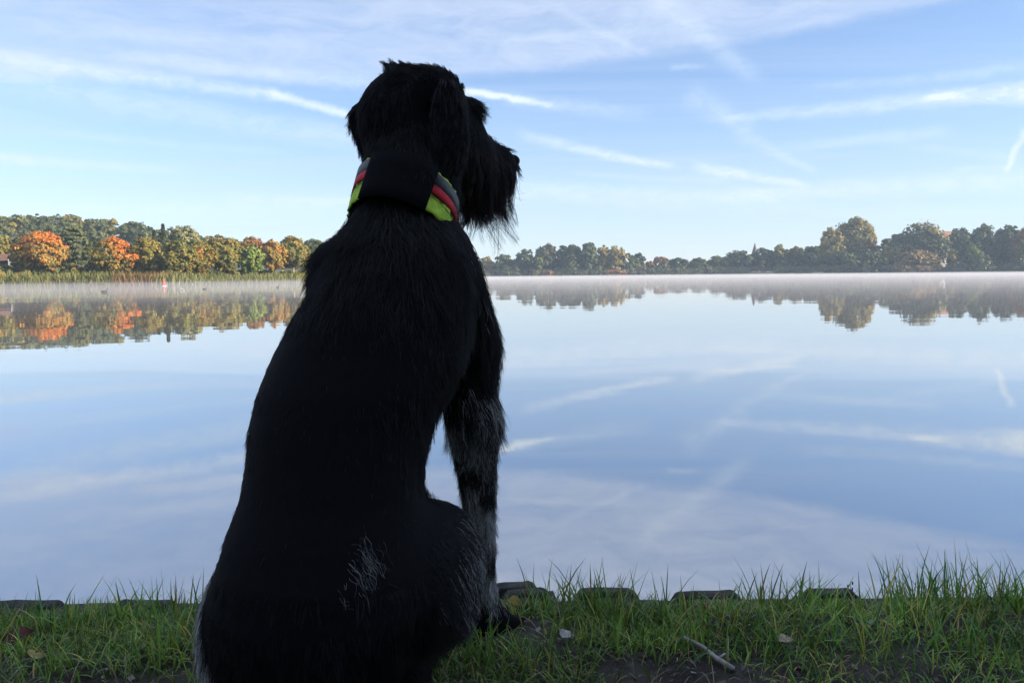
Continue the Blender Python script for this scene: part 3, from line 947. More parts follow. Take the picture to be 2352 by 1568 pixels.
def buoy(px, py, hpx, label):
    b = on_water(px, py)
    s = hpx / FPX * b[1]
    root = empty('buoy', b)
    tag(root, label, 'buoy', 'red buoys off the left shore')
    prof = [(0.28, -0.12), (0.34, 0.0), (0.33, 0.10), (0.20, 0.20), (0.14, 0.45), (0.10, 0.80), (0.07, 0.97), (0.02, 1.0)]
    v, f = tube([(b[0], b[1], b[2] + z * s) for r, z in prof], [r * s for r, z in prof], 12)
    mesh_obj('body', v, f, M_RED, root, location=tuple(b), smooth=True)
    v, f = tube([(b[0], b[1], b[2] + z * s) for z in (0.005, 0.05, 0.09)], [0.352 * s, 0.356 * s, 0.345 * s], 12)
    mesh_obj('collar_band', v, f, M_WHITE, root, location=tuple(b), smooth=True)
    v, f = tube([(b[0], b[1], b[2] + z * s) for z in (0.96, 1.04)], [0.05 * s, 0.03 * s], 8)
    mesh_obj('top_mark', v, f, M_RED, root, location=tuple(b), smooth=True)
buoy(376, 657, 16, 'larger red buoy below the dark spruces')
buoy(589, 650.5, 8, 'tiny red buoy below the bright green tree')

def bird(px, py, L, heading, mats, label, name='duck', cat='duck'):
    b = on_water(px, py)
    root = empty(name, b)
    tag(root, label, cat, 'birds swimming on the lake')
    ch, sh = math.cos(heading), math.sin(heading)
    def loc(q):
        return np.array([(b[0] + L * (x * ch - y * sh), b[1] + L * (x * sh + y * ch), b[2] + L * z) for x, y, z in q])
    v, f = tube(loc([(-0.52, 0, 0.20), (-0.40, 0, 0.14), (-0.15, 0, 0.10), (0.15, 0, 0.10), (0.34, 0, 0.13), (0.40, 0, 0.15)]), [L * r for r in (0.02, 0.09, 0.17, 0.18, 0.11, 0.03)], 10)
    mesh_obj('body', v, f, mats[0], root, location=tuple(b), smooth=True)
    v, f = tube(loc([(0.26, 0, 0.14), (0.34, 0, 0.30), (0.35, 0, 0.42), (0.42, 0, 0.46), (0.47, 0, 0.45)]), [L * r for r in (0.09, 0.055, 0.06, 0.07, 0.03)], 8)
    mesh_obj('head', v, f, mats[1], root, location=tuple(b), smooth=True)
    v, f = tube(loc([(0.46, 0, 0.45), (0.58, 0, 0.43)]), [L * 0.03, L * 0.012], 6)
    mesh_obj('bill', v, f, M_BILL, root, location=tuple(b), smooth=True)
bird(240, 671, 0.55, 0.3, (M_DUCK, M_DUCK), 'dark duck swimming leftmost on the misty lake')
bird(420, 667, 0.40, 2.6, (M_GULL, M_GULL), 'white bird swimming right of the larger red buoy', 'gull', 'bird')
bird(638, 661, 0.55, 1.3, (M_DUCK, M_DUCK), 'dark duck swimming nearest to the dog outline')
bird(470, 664.5, 0.40, 0.2, (M_DUCK, M_DUCK), 'faint small duck in the mist between the white bird and the dog')

# ------------------------------------------------------------------ air: haze box and low mist over the water
def volume_box(name, x0, x1, y0, y1, z0, z1, dens, colr, aniso, label):
    m = bpy.data.materials.new(name)
    m.use_nodes = True
    nt = m.node_tree
    nt.nodes.remove(nt.nodes['Principled BSDF'])
    pv = nt.nodes.new('ShaderNodeVolumePrincipled')
    pv.inputs['Color'].default_value = (*colr, 1)
    pv.inputs['Density'].default_value = dens
    pv.inputs['Anisotropy'].default_value = aniso
    nt.links.new(pv.outputs[0], nt.nodes['Material Output'].inputs['Volume'])
    v, f = box(x0, x1, y0, y1, z0, z1)
    return tag(mesh_obj(name, v, f, m), label, 'haze', kind='stuff')
volume_box('haze', -1300, 1300, -600, 1000, -2.5, 62, 0.00040, (0.60, 0.78, 1.0), 0.0, 'thin bluish morning haze over the whole lake')
volume_box('low_mist', -600, 600, 26, 700, -0.60, 0.12, 0.0055, (0.93, 0.94, 1.0), 0.0, 'thin white mist lying on the water')
volume_box('upper_mist', -600, 600, 60, 705, -0.61, 0.44, 0.0011, (0.93, 0.94, 1.0), 0.0, 'faint upper layer of the mist on the water')
volume_box('shore_mist', -15, 600, 300, 690, -0.62, 3.6, 0.00028, (0.93, 0.94, 1.0), 0.0, 'pale mist rising along the far right shore')

# ------------------------------------------------------------------ concrete grass pavers on the edge of the bank
rngp = np.random.default_rng(40)
def stud_mesh(w, d, h, rng):
    """trapezoid knob with rounded shoulders, slightly uneven"""
    prof = [(-w / 2, 0), (-w / 2 + h * 0.62, h * 0.84), (-w / 2 + h * 0.74, h * 0.96), (-w / 2 + h * 0.95, h), (-w * 0.12, h * 1.02), (w * 0.15, h * 0.99),
            (w / 2 - h * 0.95, h), (w / 2 - h * 0.74, h * 0.95), (w / 2 - h * 0.62, h * 0.82), (w / 2, 0)]
    V = []
    lay = ((0, 0.0, 0.90), (0.12, 0.06, 1.0), (0.5, 0.0, 1.01), (0.88, 0.06, 1.0), (1, 0.0, 0.90))
    for t, o, s in lay:
        for x, z in prof:
            V.append((x * (0.985 if s < 1 else 1) + rng.normal(0, w * 0.006), (t - 0.5) * d, z * s + (rng.normal(0, h * 0.03) if z > 0 else -0.004)))
    n = len(prof)
    F = [(i * n + k, i * n + k + 1, (i + 1) * n + k + 1, (i + 1) * n + k) for i in range(4) for k in range(n - 1)]
    F.append(tuple(range(n))[::-1]); F.append(tuple(4 * n + k for k in range(n)))
    F += [((i + 1) * n, i * n, i * n + n - 1, (i + 1) * n + n - 1)[::-1] for i in range(4)]
    return np.array(V), F

PB = 'concrete grass pavers on the edge of the bank'
for (pc, wpx, tilt, lab) in ((22, 210, 0.5, 'weathered grass paver at the left end of the bank edge'),
                        (300, 195, 0.0, 'weathered grass paver half under grass, left of the dog'),
                        (520, 190, 0.3, 'weathered grass paver just behind the pale left haunch of the dog'),
                        (760, 190, 0.0, 'weathered grass paver hidden behind the seated dog'),
                        (980, 190, 0.0, 'weathered grass paver hidden behind the foreleg of the dog'),
                        (1190, 158, -1.0, 'dark tilted grass paver right beside the front paw of the dog'),
                        (1402, 190, 0.2, 'grass paver behind the tall grass, second right of the dog'),
                        (1645, 205, 0.0, 'broad layered grass paver between the two tallest grass tufts'),
                        (1930, 165, 0.6, 'round-shouldered grass paver beside the thin seed stalk')):
    c0 = P(pc, 1380, 1.36)
    low = 0.014 if pc < 600 else (-0.016 if pc == 1190 else rngp.uniform(0.0, 0.006))
    root = empty('grass_paver', (c0[0], 1.36, -0.068 - low))
    tag(root, lab, 'paver', PB)
    root.rotation_euler = (R(rngp.uniform(-2, 2)), R(tilt * 2), R(rngp.uniform(-7, 7)))
    w = wpx / FPX * 1.36
    v, f = box(-w * 0.62, w * 0.62, -0.085, 0.062, -0.045, 0.006)
    mesh_obj('slab', v, f, M_CONC, root)
    root_children = []
    for k, (yy, h, ws, dx) in enumerate(((0.047, 0.033, 1.0, 0.0), (-0.008, 0.038, 1.04, 0.012), (-0.060, 0.043, 0.98, -0.006))):
        v, f = stud_mesh(w * ws * rngp.uniform(0.94, 1.05), 0.034, h * rngp.uniform(0.95, 1.08), rngp)
        o = mesh_obj('stud', v + np.array([dx + rngp.normal(0, 0.004), yy, 0]), f, M_CONC, root, smooth=False)
        bv = o.modifiers.new('soft', 'BEVEL')
        bv.width = 0.003
        bv.segments = 2
for o in list(bpy.data.objects):
    if o.parent and o.parent.name.startswith('grass_paver'):
        o.location = (0, 0, 0)

# ------------------------------------------------------------------ the dog: one continuous body from a blended distance field
def seg(a, b, ra, rb):
    a = np.asarray(a, float); b = np.asarray(b, float)
    ab = b - a; L2 = ab @ ab
    def f(p):
        t = np.clip(((p - a) @ ab) / L2, 0, 1)
        return np.linalg.norm(p - a - t[..., None] * ab, axis=-1) - (ra + (rb - ra) * t)
    return f

def ell(c, r, rot=None):
    c = np.asarray(c, float); r = np.asarray(r, float)
    M = np.eye(3) if rot is None else np.array(rot)
    def f(p):
        q = (p - c) @ M
        k0 = np.linalg.norm(q / r, axis=-1)
        k1 = np.linalg.norm(q / (r * r), axis=-1)
        return k0 * (k0 - 1) / (k1 + 1e-6)
    return f

def chain(pts):
    fs = [seg(a[:3], b[:3], a[3], b[3]) for a, b in zip(pts[:-1], pts[1:])]
    def f(p):
        d = fs[0](p)
        for g in fs[1:]:
            d = np.minimum(d, g(p))
        return d
    return f

def Q(px, py, Yd, r):
    return np.r_[P(px, py, Yd), r]

# torso as horizontal slices: image row, left, right edge, depth of the slice centre, half thickness
RINGS = [(392, 885, 1005, 1.105, .052), (440, 870, 1008, 1.098, .058), (490, 852, 1018, 1.09, .066), (520, 826, 1034, 1.082, .078), (545, 786, 1054, 1.075, .092), (600, 760, 1072, 1.065, .108), (660, 727, 1085, 1.055, .120),
         (720, 688, 1085, 1.045, .130), (800, 645, 1080, 1.03, .136), (880, 610, 1045, 1.00, .133), (960, 590, 1000, .975, .126), (1040, 582, 978, .95, .12),
         (1120, 568, 968, .925, .115), (1200, 538, 972, .90, .115), (1280, 519, 985, .88, .116), (1360, 512, 995, .872, .118), (1440, 518, 972, .872, .116),
         (1520, 545, 915, .885, .108), (1590, 590, 860, .91, .094), (1645, 620, 830, .94, .07)]
rz_, rxc, ra_, ryc, rb_ = [], [], [], [], []
for (py, l, r_, yc, b_) in RINGS:
    a, b = P(l, py, yc), P(r_, py, yc)
    rz_.append((a[2] + b[2]) / 2); rxc.append((a[0] + b[0]) / 2); ra_.append((b[0] - a[0]) / 2); ryc.append(yc); rb_.append(b_)
rz_, rxc, ra_, ryc, rb_ = [np.array(q)[::-1] for q in (rz_, rxc, ra_, ryc, rb_)]
def torso(p):
    z = p[..., 2]
    zc = np.clip(z, rz_[0], rz_[-1])
    x0, a, y0, b = (np.interp(zc, rz_, q) for q in (rxc, ra_, ryc, rb_))
    k = ((np.abs(p[..., 0] - x0) / a) ** 2.25 + (np.abs(p[..., 1] - y0) / b) ** 2.25) ** (1 / 2.25)
    d = (k - 1) * np.minimum(a, b)
    return np.maximum(d, np.abs(z - zc) + d * 0.6)

h_ = np.array([0.77, 0.63, -0.10]); h_ /= np.linalg.norm(h_)      # where the head looks
hr_ = np.cross(h_, [0, 0, 1]); hr_ /= np.linalg.norm(hr_)           # its right
hu_ = np.cross(hr_, h_)
HM = np.stack([h_, hr_, hu_], 1)
SK = P(957, 283, 1.165)
NOSE = P(1163, 372, 1.30)
thighR = Matrix.Rotation(R(14), 3, 'Y')
PARTS = {
    'torso': torso,
    'neck': chain([Q(915, 590, 1.075, .080), Q(924, 500, 1.095, .0640), Q(938, 420, 1.12, .0630), Q(950, 340, 1.15, .064)]),
    'skull': ell(SK, (.094, .066, .078), HM),
    'crownL': ell(P(938, 232, 1.165), (.044, .040, .042), HM),
    'crownR': ell(P(1000, 218, 1.135), (.046, .036, .038), HM),
    'cheek': chain([np.r_[SK + h_ * .04 - hu_ * .03, .055], np.r_[SK + h_ * .10 - hu_ * .045, .042]]),
    'brow': ell(SK + h_ * .070 + hu_ * .036, (.022, .042, .020), HM),
    'stop': ell(SK + h_ * .085 + hu_ * .006, (.034, .036, .034), HM),
    'muzzle': chain([np.r_[SK + h_ * .07 - hu_ * .026, .043], np.r_[P(1104, 366, 1.262), .036], np.r_[P(1146, 376, 1.292), .028], np.r_[NOSE, .017]]),
    'jaw': chain([np.r_[SK + h_ * .07 - hu_ * .062, .032], np.r_[P(1136, 402, 1.28), .021]]),
    'earR': ell(P(1034, 296, 1.094), (.034, .013, .074), HM @ np.array(Matrix.Rotation(R(-8), 3, 'Y'))),
    'earL': chain([Q(882, 226, 1.20, .020), Q(824, 262, 1.215, .0150), Q(820, 280, 1.215, .014), Q(842, 345, 1.21, .013)]),
    'shoulderR': chain([Q(990, 600, 1.10, .064), Q(1038, 700, 1.12, .053), Q(1062, 790, 1.13, .053), Q(1068, 870, 1.13, .044), Q(1086, 945, 1.12, .034)]),
    'legR': chain([Q(1086, 945, 1.12, .034), Q(1090, 1000, 1.125, .034), Q(1096, 1080, 1.13, .0275), Q(1102, 1180, 1.14, .0225), Q(1106, 1310, 1.15, .0195), Q(1110, 1372, 1.155, .021), Q(1116, 1420, 1.17, .024)]),
    'pawR': chain([Q(1112, 1412, 1.16, .031), Q(1140, 1436, 1.18, .031)]),
    'shoulderL': chain([Q(820, 640, 1.10, .065), Q(800, 780, 1.15, .055), Q(815, 920, 1.15, .035)]),
    'legL': chain([Q(815, 920, 1.15, .034), Q(830, 1080, 1.18, .026), Q(845, 1300, 1.19, .020), Q(850, 1400, 1.20, .023)]),
    'pawL': chain([Q(850, 1405, 1.19, .026), Q(862, 1422, 1.22, .024)]),
    'thighR': ell(P(946, 1318, .95), (.080, .125, .096), thighR),
    'kneeR': ell(P(1000, 1300, 1.0), (.058, .075, .085), thighR),
    'thighL': ell(P(622, 1385, .95), (.066, .125, .090)),
    'shankR': chain([np.r_[P(985, 1310, 1.0), .042], np.array([P(920, 1400, .95)[0], .93, .07, .032]), np.array([P(920, 1400, .98)[0], .97, .035, .028])]),
    'hindpawR': chain([np.array([P(920, 1400, .98)[0], .96, .032, .028]), np.array([P(935, 1400, 1.05)[0], 1.07, .028, .026])]),
    'hindpawL': chain([np.array([P(610, 1400, .98)[0], .96, .032, .028]), np.array([P(600, 1400, 1.05)[0], 1.08, .028, .026])]),
}
for k, sgn in enumerate((-0.75, -0.25, 0.25, 0.75)):      # toes
    base = P(1146, 1446, 1.185)
    PARTS['toeR%d' % k] = chain([np.r_[base + np.array([sgn * .029, 0, .004]), .0180], np.r_[base + np.array([sgn * .038 + .006, .030 - .008 * abs(sgn), -.004]), .0160]])
    base = P(862, 1424, 1.225)
    PARTS['toeL%d' % k] = chain([np.r_[base + np.array([sgn * .026, 0, .004]), .0145], np.r_[base + np.array([sgn * .034, .030 - .008 * abs(sgn), -.006]), .0125]])
KB = {'earR': .008, 'earL': .010, 'pawR': .012, 'pawL': .012, 'legR': .018, 'legL': .018, 'thighR': .030, 'thighL': .055, 'brow': .012, 'shoulderR': .028}

def dog_sdf(p, skip=()):
    d = None
    for k, f in PARTS.items():
        if k in skip:
            continue
        e = f(p)
        if d is None:
            d = e
        else:
            kk = KB.get(k, .008 if k.startswith('toe') else .024)
            h = np.clip(0.5 + 0.5 * (d - e) / kk, 0, 1)
            d = d * (1 - h) + e * h - kk * h * (1 - h)
    return d

def surface_nets(lo, hi, step):
    n = np.ceil((hi - lo) / step).astype(int) + 1
    ax = [lo[i] + step * np.arange(n[i]) for i in range(3)]
    D = np.empty(n, np.float32)
    for k in range(n[2]):
        gx_, gy_ = np.meshgrid(ax[0], ax[1], indexing='ij')
        D[:, :, k] = dog_sdf(np.stack([gx_, gy_, np.full_like(gx_, ax[2][k])], -1))
    S = D < 0
    c = [(i, j, k) for i in (0, 1) for j in (0, 1) for k in (0, 1)]
    sub = lambda A, o: A[o[0]:n[0] - 1 + o[0], o[1]:n[1] - 1 + o[1], o[2]:n[2] - 1 + o[2]]
    cnt = sum(sub(S, o).astype(np.int8) for o in c)
    act = (cnt > 0) & (cnt < 8)
    idx = np.full(act.shape, -1, np.int64)
    cells = np.argwhere(act)
    idx[act] = np.arange(len(cells))
    acc = np.zeros((len(cells), 3)); w = np.zeros(len(cells))
    for a_ in c:
        for ax_ in range(3):
            if a_[ax_] == 0:
                b_ = list(a_); b_[ax_] = 1
                da = D[tuple((cells + np.array(a_)).T)]; db = D[tuple((cells + np.array(b_)).T)]
                m = (da < 0) != (db < 0)
                t = np.where(m, da / np.where(m, da - db, 1), 0)
                q = np.tile(np.array(a_, float), (len(cells), 1)); q[:, ax_] += t
                acc += q * m[:, None]; w += m
    verts = lo + (cells + acc / w[:, None]) * step
    F = []
    for ax_ in range(3):
        o1, o2 = [i for i in range(3) if i != ax_]
        A = S; sl0 = [slice(None)] * 3; sl1 = [slice(None)] * 3
        sl0[ax_] = slice(0, -1); sl1[ax_] = slice(1, None)
        ch = S[tuple(sl0)] != S[tuple(sl1)]
        e = np.argwhere(ch)
        ok = (e[:, o1] > 0) & (e[:, o2] > 0) & (e[:, o1] < n[o1] - 1) & (e[:, o2] < n[o2] - 1)
        e = e[ok]
        ins = S[tuple(e.T)]
        d1 = np.zeros(3, int); d1[o1] = 1
        d2 = np.zeros(3, int); d2[o2] = 1
        q = np.stack([idx[tuple((e - d1 - d2).T)], idx[tuple((e - d2).T)], idx[tuple(e.T)], idx[tuple((e - d1).T)]], 1)
        flip = ins if ax_ != 1 else ~ins
        q = np.where(flip[:, None], q, q[:, ::-1])
        F.append(q)
    return verts, np.concatenate(F)

DV, DF = surface_nets(np.array([-.52, .66, -.03]), np.array([.13, 1.37, .97]), .0075)
DV[:, 2] = np.maximum(DV[:, 2], -0.004)

def dog_normal(p):
    e = 0.004
    g = np.stack([dog_sdf(p + np.eye(3)[i] * e) - dog_sdf(p - np.eye(3)[i] * e) for i in range(3)], -1)
    return g / (np.linalg.norm(g, axis=1)[:, None] + 1e-9)

def coat_material():
    m, g, p, out = material('black_skin')
    tc = g.node('ShaderNodeTexCoord', 3)
    n = g.noise(g.v('MULTIPLY', tc, (60, 60, 14)), 3.0, 4, 0.6)
    c = g.mix(n, (0.004, 0.004, 0.0055, 1), (0.009, 0.009, 0.012, 1))
    g.put(p.inputs['Base Color'], c)
    p.inputs['Roughness'].default_value = 0.8
    p.inputs['Specular IOR Level'].default_value = 0.05
    return m

dog_loc = (float(P(760, 1400, .9)[0]), 0.93, 0.0)
dog = mesh_obj('dog', DV, DF, coat_material(), smooth=True, location=dog_loc)
tag(dog, 'black wire-haired dog sitting on the grassy bank, looking right over the lake', 'dog')
v, f = ellipsoid(NOSE + h_ * .012 + hu_ * .004, (.014, .014, .011))
mesh_obj('nose', v, f, simple('nose_leather', (0.004, 0.004, 0.0045), 0.6, 0.3, 200.0, 0.0, 0.1), dog, smooth=True, location=tuple(NOSE))
for s in (-1, 1):
    c_ = SK + h_ * .076 + hr_ * .034 * s + hu_ * .002
    v, f = ellipsoid(c_, (.011, .011, .011))
    mesh_obj('eye', v, f, simple('amber_eye', (0.012, 0.007, 0.004), 0.1, 0.3, 50.0), dog, smooth=True, location=tuple(c_))

# ---- collar geometry first: the coat keeps clear of it
CC0 = P(926, 482, 1.10)
cn = np.array([0.27, 0.50, 0.84]); cn /= np.linalg.norm(cn)
c1 = np.array([1.0, 0, 0]) - cn * cn[0]; c1 /= np.linalg.norm(c1)     # towards the right
c2 = np.cross(cn, c1)                                                  # away from the camera / down
CW = 0.034
NTH = 96
th = np.linspace(0, 2 * math.pi, NTH, endpoint=False)
dirs = np.cos(th)[:, None] * c1 + np.sin(th)[:, None] * c2
SKIP = [k for k in PARTS if k.startswith(('ear', 'muzzle', 'jaw', 'brow', 'shoulder', 'leg', 'cheek'))]
def neck_radius(t):
    rr = np.linspace(0.03, 0.16, 66)
    pts = CC0 + cn * t + dirs[:, None, :] * rr[None, :, None]
    d = dog_sdf(pts.reshape(-1, 3), SKIP).reshape(NTH, -1)
    inside = d < 0.004
    k = np.where(inside.all(1), 65, np.argmin(inside, axis=1))
    return rr[k]
rt, rbm = neck_radius(CW * 0.9), neck_radius(-CW * 0.9)
def smooth_ring(r, n=9):
    return sum(np.roll(r, k) for k in range(-n, n + 1)) / (2 * n + 1)
# keep the lower hem from flaring over the shoulders
rt = smooth_ring(np.minimum(rt, 0.074)); rbm = smooth_ring(np.minimum(rbm, 0.079))
def collar_r(t, lift):
    w = (t / CW + 1) / 2
    return rbm * (1 - w) + rt * w + 0.004 + lift
def collar_strip(name, t0, t1, lift, mat, parent, a0=None, a1=None, thick=0.002, nt=3, wrinkle=0.0):
    if a0 is None:
        ids = list(range(NTH)) + [0]
    else:
        ids = [k for k in range(NTH) if a0 <= math.degrees(th[k]) <= a1]
    V, F = [], []
    ts = np.linspace(t0, t1, nt)
    for side in (0, 1):
        for t in ts:
            r = collar_r(t, lift + (thick if side else 0))
            if wrinkle:
                r = r + wrinkle * (vnoise(th * 22, np.full(NTH, t * 120), 6) - 0.5)
            for k in ids:
                V.append(CC0 + cn * t + dirs[k] * r[k])
    m = len(ids)
    A = lambda s, j, i: (s * nt + j) * m + i
    for i in range(m - 1):
        for j in range(nt - 1):
            F.append((A(1, j, i), A(1, j, i + 1), A(1, j + 1, i + 1), A(1, j + 1, i)))
            F.append((A(0, j, i), A(0, j + 1, i), A(0, j + 1, i + 1), A(0, j, i + 1)))
        F.append((A(0, 0, i), A(0, 0, i + 1), A(1, 0, i + 1), A(1, 0, i)))
        F.append((A(0, nt - 1, i), A(1, nt - 1, i), A(1, nt - 1, i + 1), A(0, nt - 1, i + 1)))
    for i in (0, m - 1):
        for j in range(nt - 1):
            F.append((A(0, j, i), A(1, j, i), A(1, j + 1, i), A(0, j + 1, i)))
    return mesh_obj(name, V, F, mat, parent, smooth=True, location=tuple(CC0))

def fabric(name, colr, rough=0.7, spec=0.3, bump=0.0006):
    m = simple(name, colr, rough, 0.14, 90.0, bump, spec, 700.0)
    return m
collar = empty('collar', CC0)
tag(collar, 'wide lime green dog collar with red and grey stripes round the neck', 'collar')
collar_strip('band', -CW, CW, 0.0, fabric('lime_fabric', (0.46, 0.70, 0.06)), collar, nt=13, wrinkle=0.0045)
collar_strip('grey_stripe', 0.0105, 0.0298, 0.0022, fabric('grey_reflective', (0.055, 0.06, 0.062), 0.5), collar)
collar_strip('red_stripe', -0.0045, 0.0103, 0.0022, fabric('red_fabric', (0.58, 0.016, 0.03)), collar)
collar_strip('seam', -0.0066, -0.0058, 0.0024, fabric('dark_thread', (0.03, 0.05, 0.012)), collar, thick=0.0008)
collar_strip('seam', -0.0112, -0.0104, 0.0032, fabric('dark_thread_lower', (0.04, 0.07, 0.015)), collar, thick=0.0006)
collar_strip('seam', 0.0303, 0.0310, 0.0020, fabric('dark_thread_upper', (0.05, 0.07, 0.02)), collar, thick=0.0006)
collar_strip('nape_panel', -CW * 1.16, CW * 1.05, 0.0045, fabric('black_webbing', (0.0050, 0.0052, 0.0075), 0.9, spec=0.08), collar, 235, 309, 0.003, 5)

# ---- the coat: real hair strands
def coat(name, N, seed, region, length, lift, flow, colr, rad=0.00032, npts=6, clump=0.55, wav=0.25, parent=dog, guide_div=14, sag=0.35, keep=None, label=None, bendy=0.15):
    """strands rooted on faces chosen by region(part name, points); all numpy"""
    rng = np.random.default_rng(seed)
    w = FA * region(FP, FPART)
    pr = w / w.sum()
    fi = rng.choice(len(DF), N, p=pr)
    q = DV[DF[fi]]
    a = rng.uniform(0, 1, (N, 1)); b = rng.uniform(0, 1, (N, 1))
    root = q[:, 0] * (1 - a) * (1 - b) + q[:, 1] * a * (1 - b) + q[:, 2] * a * b + q[:, 3] * (1 - a) * b
    nrm = FN[fi]
    if keep is not None:
        k = keep(root)
        root, nrm, fi = root[k], nrm[k], fi[k]
        N = len(root)
    fl = flow(root, nrm)
    fl = fl - nrm * np.sum(fl * nrm, 1)[:, None] * 0.85
    fl /= np.linalg.norm(fl, axis=1)[:, None] + 1e-9
    # patches of hair swirl together
    s1 = fbm(root[:, 0] * 28 + root[:, 1] * 19, root[:, 2] * 26 + root[:, 1] * 11, 11, 2) - 0.5
    tang = np.cross(nrm, fl)
    lf = lift(root) if callable(lift) else lift
    lf = np.clip(lf * rng.uniform(0.5, 1.6, N), 0.02, 1.5)
    d0 = fl + tang * (s1 * 1.6 + rng.normal(0, wav, N))[:, None] + nrm * lf[:, None]
    d0 /= np.linalg.norm(d0, axis=1)[:, None]
    L = (length(root) if callable(length) else length) * rng.uniform(0.55, 1.2, N)
    t = np.linspace(0, 1, npts)
    g = np.array([0, 0, -1.0])
    pts = root[:, None, :] - nrm[:, None, :] * 0.003 + d0[:, None, :] * (L[:, None] * t)[:, :, None] + (g * sag + fl[:, None, :] * 0.25) * (L[:, None] * t ** 2.2)[:, :, None]
    bend = rng.normal(0, bendy, (N, 3))
    pts = pts + bend[:, None, :] * (L[:, None] * np.sin(t * math.pi * 1.3) ** 2)[:, :, None] * t[None, :, None]
    # locks: pull towards a guide strand
    G = max(4, N // guide_div)
    gi = rng.choice(N, G, replace=False)
    kd = KDTree(G)
    for k, i in enumerate(gi):
        kd.insert(root[i], k)
    kd.balance()
    near = gi[np.array([kd.find(r)[1] for r in root])]
    pull = (clump * t ** 1.3)[None, :, None]
    rel = pts[near] + (root - root[near])[:, None, :] * (1 - 0.75 * t)[None, :, None]
    pts = pts * (1 - pull) + rel * pull
    pts[:, :, 2] = np.maximum(pts[:, :, 2], 0.002)
    hc = bpy.data.hair_curves.new(name)
    hc.add_curves([npts] * N)
    hc.attributes['position'].data.foreach_set('vector', pts.astype(np.float32).ravel() - np.tile(np.array(dog_loc, np.float32), N * npts))
    rads = rad * (1 - 0.75 * t ** 1.5)
    at = hc.attributes.get('radius') or hc.attributes.new('radius', 'FLOAT', 'POINT')
    at.data.foreach_set('value', np.tile(rads, N).astype(np.float32))
    ac = hc.attributes.new('col', 'FLOAT_COLOR', 'CURVE')
    c = np.ones((N, 4), np.float32)
    c[:, :3] = colr(root, rng)
    ac.data.foreach_set('color', c.ravel())
    hc.materials.append(M_HAIR)
    o = bpy.data.objects.new(name, hc)
    COL.objects.link(o)
    o.parent = parent
    if label:
        o['label'] = label
    return o

def hair_material():
    m, g, p, out = material('hair')
    at = g.node('ShaderNodeAttribute', 0, attribute_name='col')
    g.put(p.inputs['Base Color'], at)
    p.inputs['Roughness'].default_value = 0.5
    p.inputs['Specular IOR Level'].default_value = 0.35
    tr = g.n.new('ShaderNodeBsdfTranslucent')
    g.put(tr.inputs['Color'], at)
    mx = g.n.new('ShaderNodeMixShader')
    mx.inputs[0].default_value = 0.3
    g.l.new(p.outputs[0], mx.inputs[1]); g.l.new(tr.outputs[0], mx.inputs[2])
    g.l.new(mx.outputs[0], out.inputs[0])
    return m
M_HAIR = hair_material()
try:
    scene.cycles_curves.shape = 'RIBBONS'
    scene.cycles_curves.subdivisions = 1
except Exception:
    pass

q = DV[DF]
FP = q.mean(1)
FC = np.cross(q[:, 2] - q[:, 0], q[:, 3] - q[:, 1])
FA = np.linalg.norm(FC, axis=1) / 2
FN = dog_normal(FP)
names = list(PARTS)
FPART = np.argmin(np.stack([PARTS[k](FP) for k in names]), 0)
def isin(*ks):
    ids = [names.index(n_) for n_ in names if n_.startswith(ks)]
    return np.isin(FPART, ids).astype(float)
HEAD = isin('skull', 'crown', 'cheek', 'brow', 'stop', 'muzzle', 'jaw', 'ear')
# faces on the side the picture can see count for more
VIS = 0.25 + 0.75 * (((np.array([0, 0, CAM_Z]) - FP) * FN).sum(1) > -0.12)

def off_collar_low(r):
    t = (r - CC0) @ cn
    rad_ = np.linalg.norm(r - CC0 - t[:, None] * cn, axis=1)
    return ~((t > -CW * 0.62) & (t < CW * 1.05) & (rad_ < 0.14))

def off_collar(r):
    t = (r - CC0) @ cn
    rad_ = np.linalg.norm(r - CC0 - t[:, None] * cn, axis=1)
    return ~((t > -CW * 0.92) & (t < CW * 1.05) & (rad_ < 0.14))

down = lambda r, n_: np.tile(np.array([0.0, 0.12, -1.0]), (len(r), 1))
def torso_flow(r, n_):
    f_ = np.tile(np.array([0.0, -0.25, -1.0]), (len(r), 1))
    f_[:, 0] += np.clip((r[:, 0] - np.interp(r[:, 2], rz_, rxc)) * 3.0, -0.4, 0.4)
    return f_
blk = np.array([0.0085, 0.009, 0.0125])
def black(r, rng):
    lock = np.clip(fbm(r[:, 0] * 42, r[:, 2] * 24 + r[:, 1] * 18, 71, 3) * 2.6 - 0.55, 0.25, 2.2)[:, None]  # paler patches paint a sheen into the coat colour
    return blk * 1.35 * lock * rng.uniform(0.6, 1.6, (len(r), 1)) + np.array([0.003, 0.0012, 0.0]) * rng.uniform(0, 1, (len(r), 1)) ** 4
def pepper(frac, bright=0.30, soft=0.0):
    def f_(r, rng):
        pn = fbm(r[:, 0] * 45, r[:, 2] * 30 + r[:, 1] * 20, 5, 3)
        pr = np.clip(frac(r) * np.clip((pn - 0.30) * 3.2 * (1 - soft) + soft, 0, 1.6), 0, 1)
        grey = (rng.uniform(size=len(r)) < pr)
        c = black(r, rng)
        gcol = np.array([1.0, 1.0, 1.03]) * (bright * rng.uniform(0.15, 1.0, len(r)) ** 1.3)[:, None]
        return np.where(grey[:, None], gcol, c)
    return f_
zT = lambda r, a_, b_: np.clip((r[:, 2] - a_) / (b_ - a_), 0, 1)

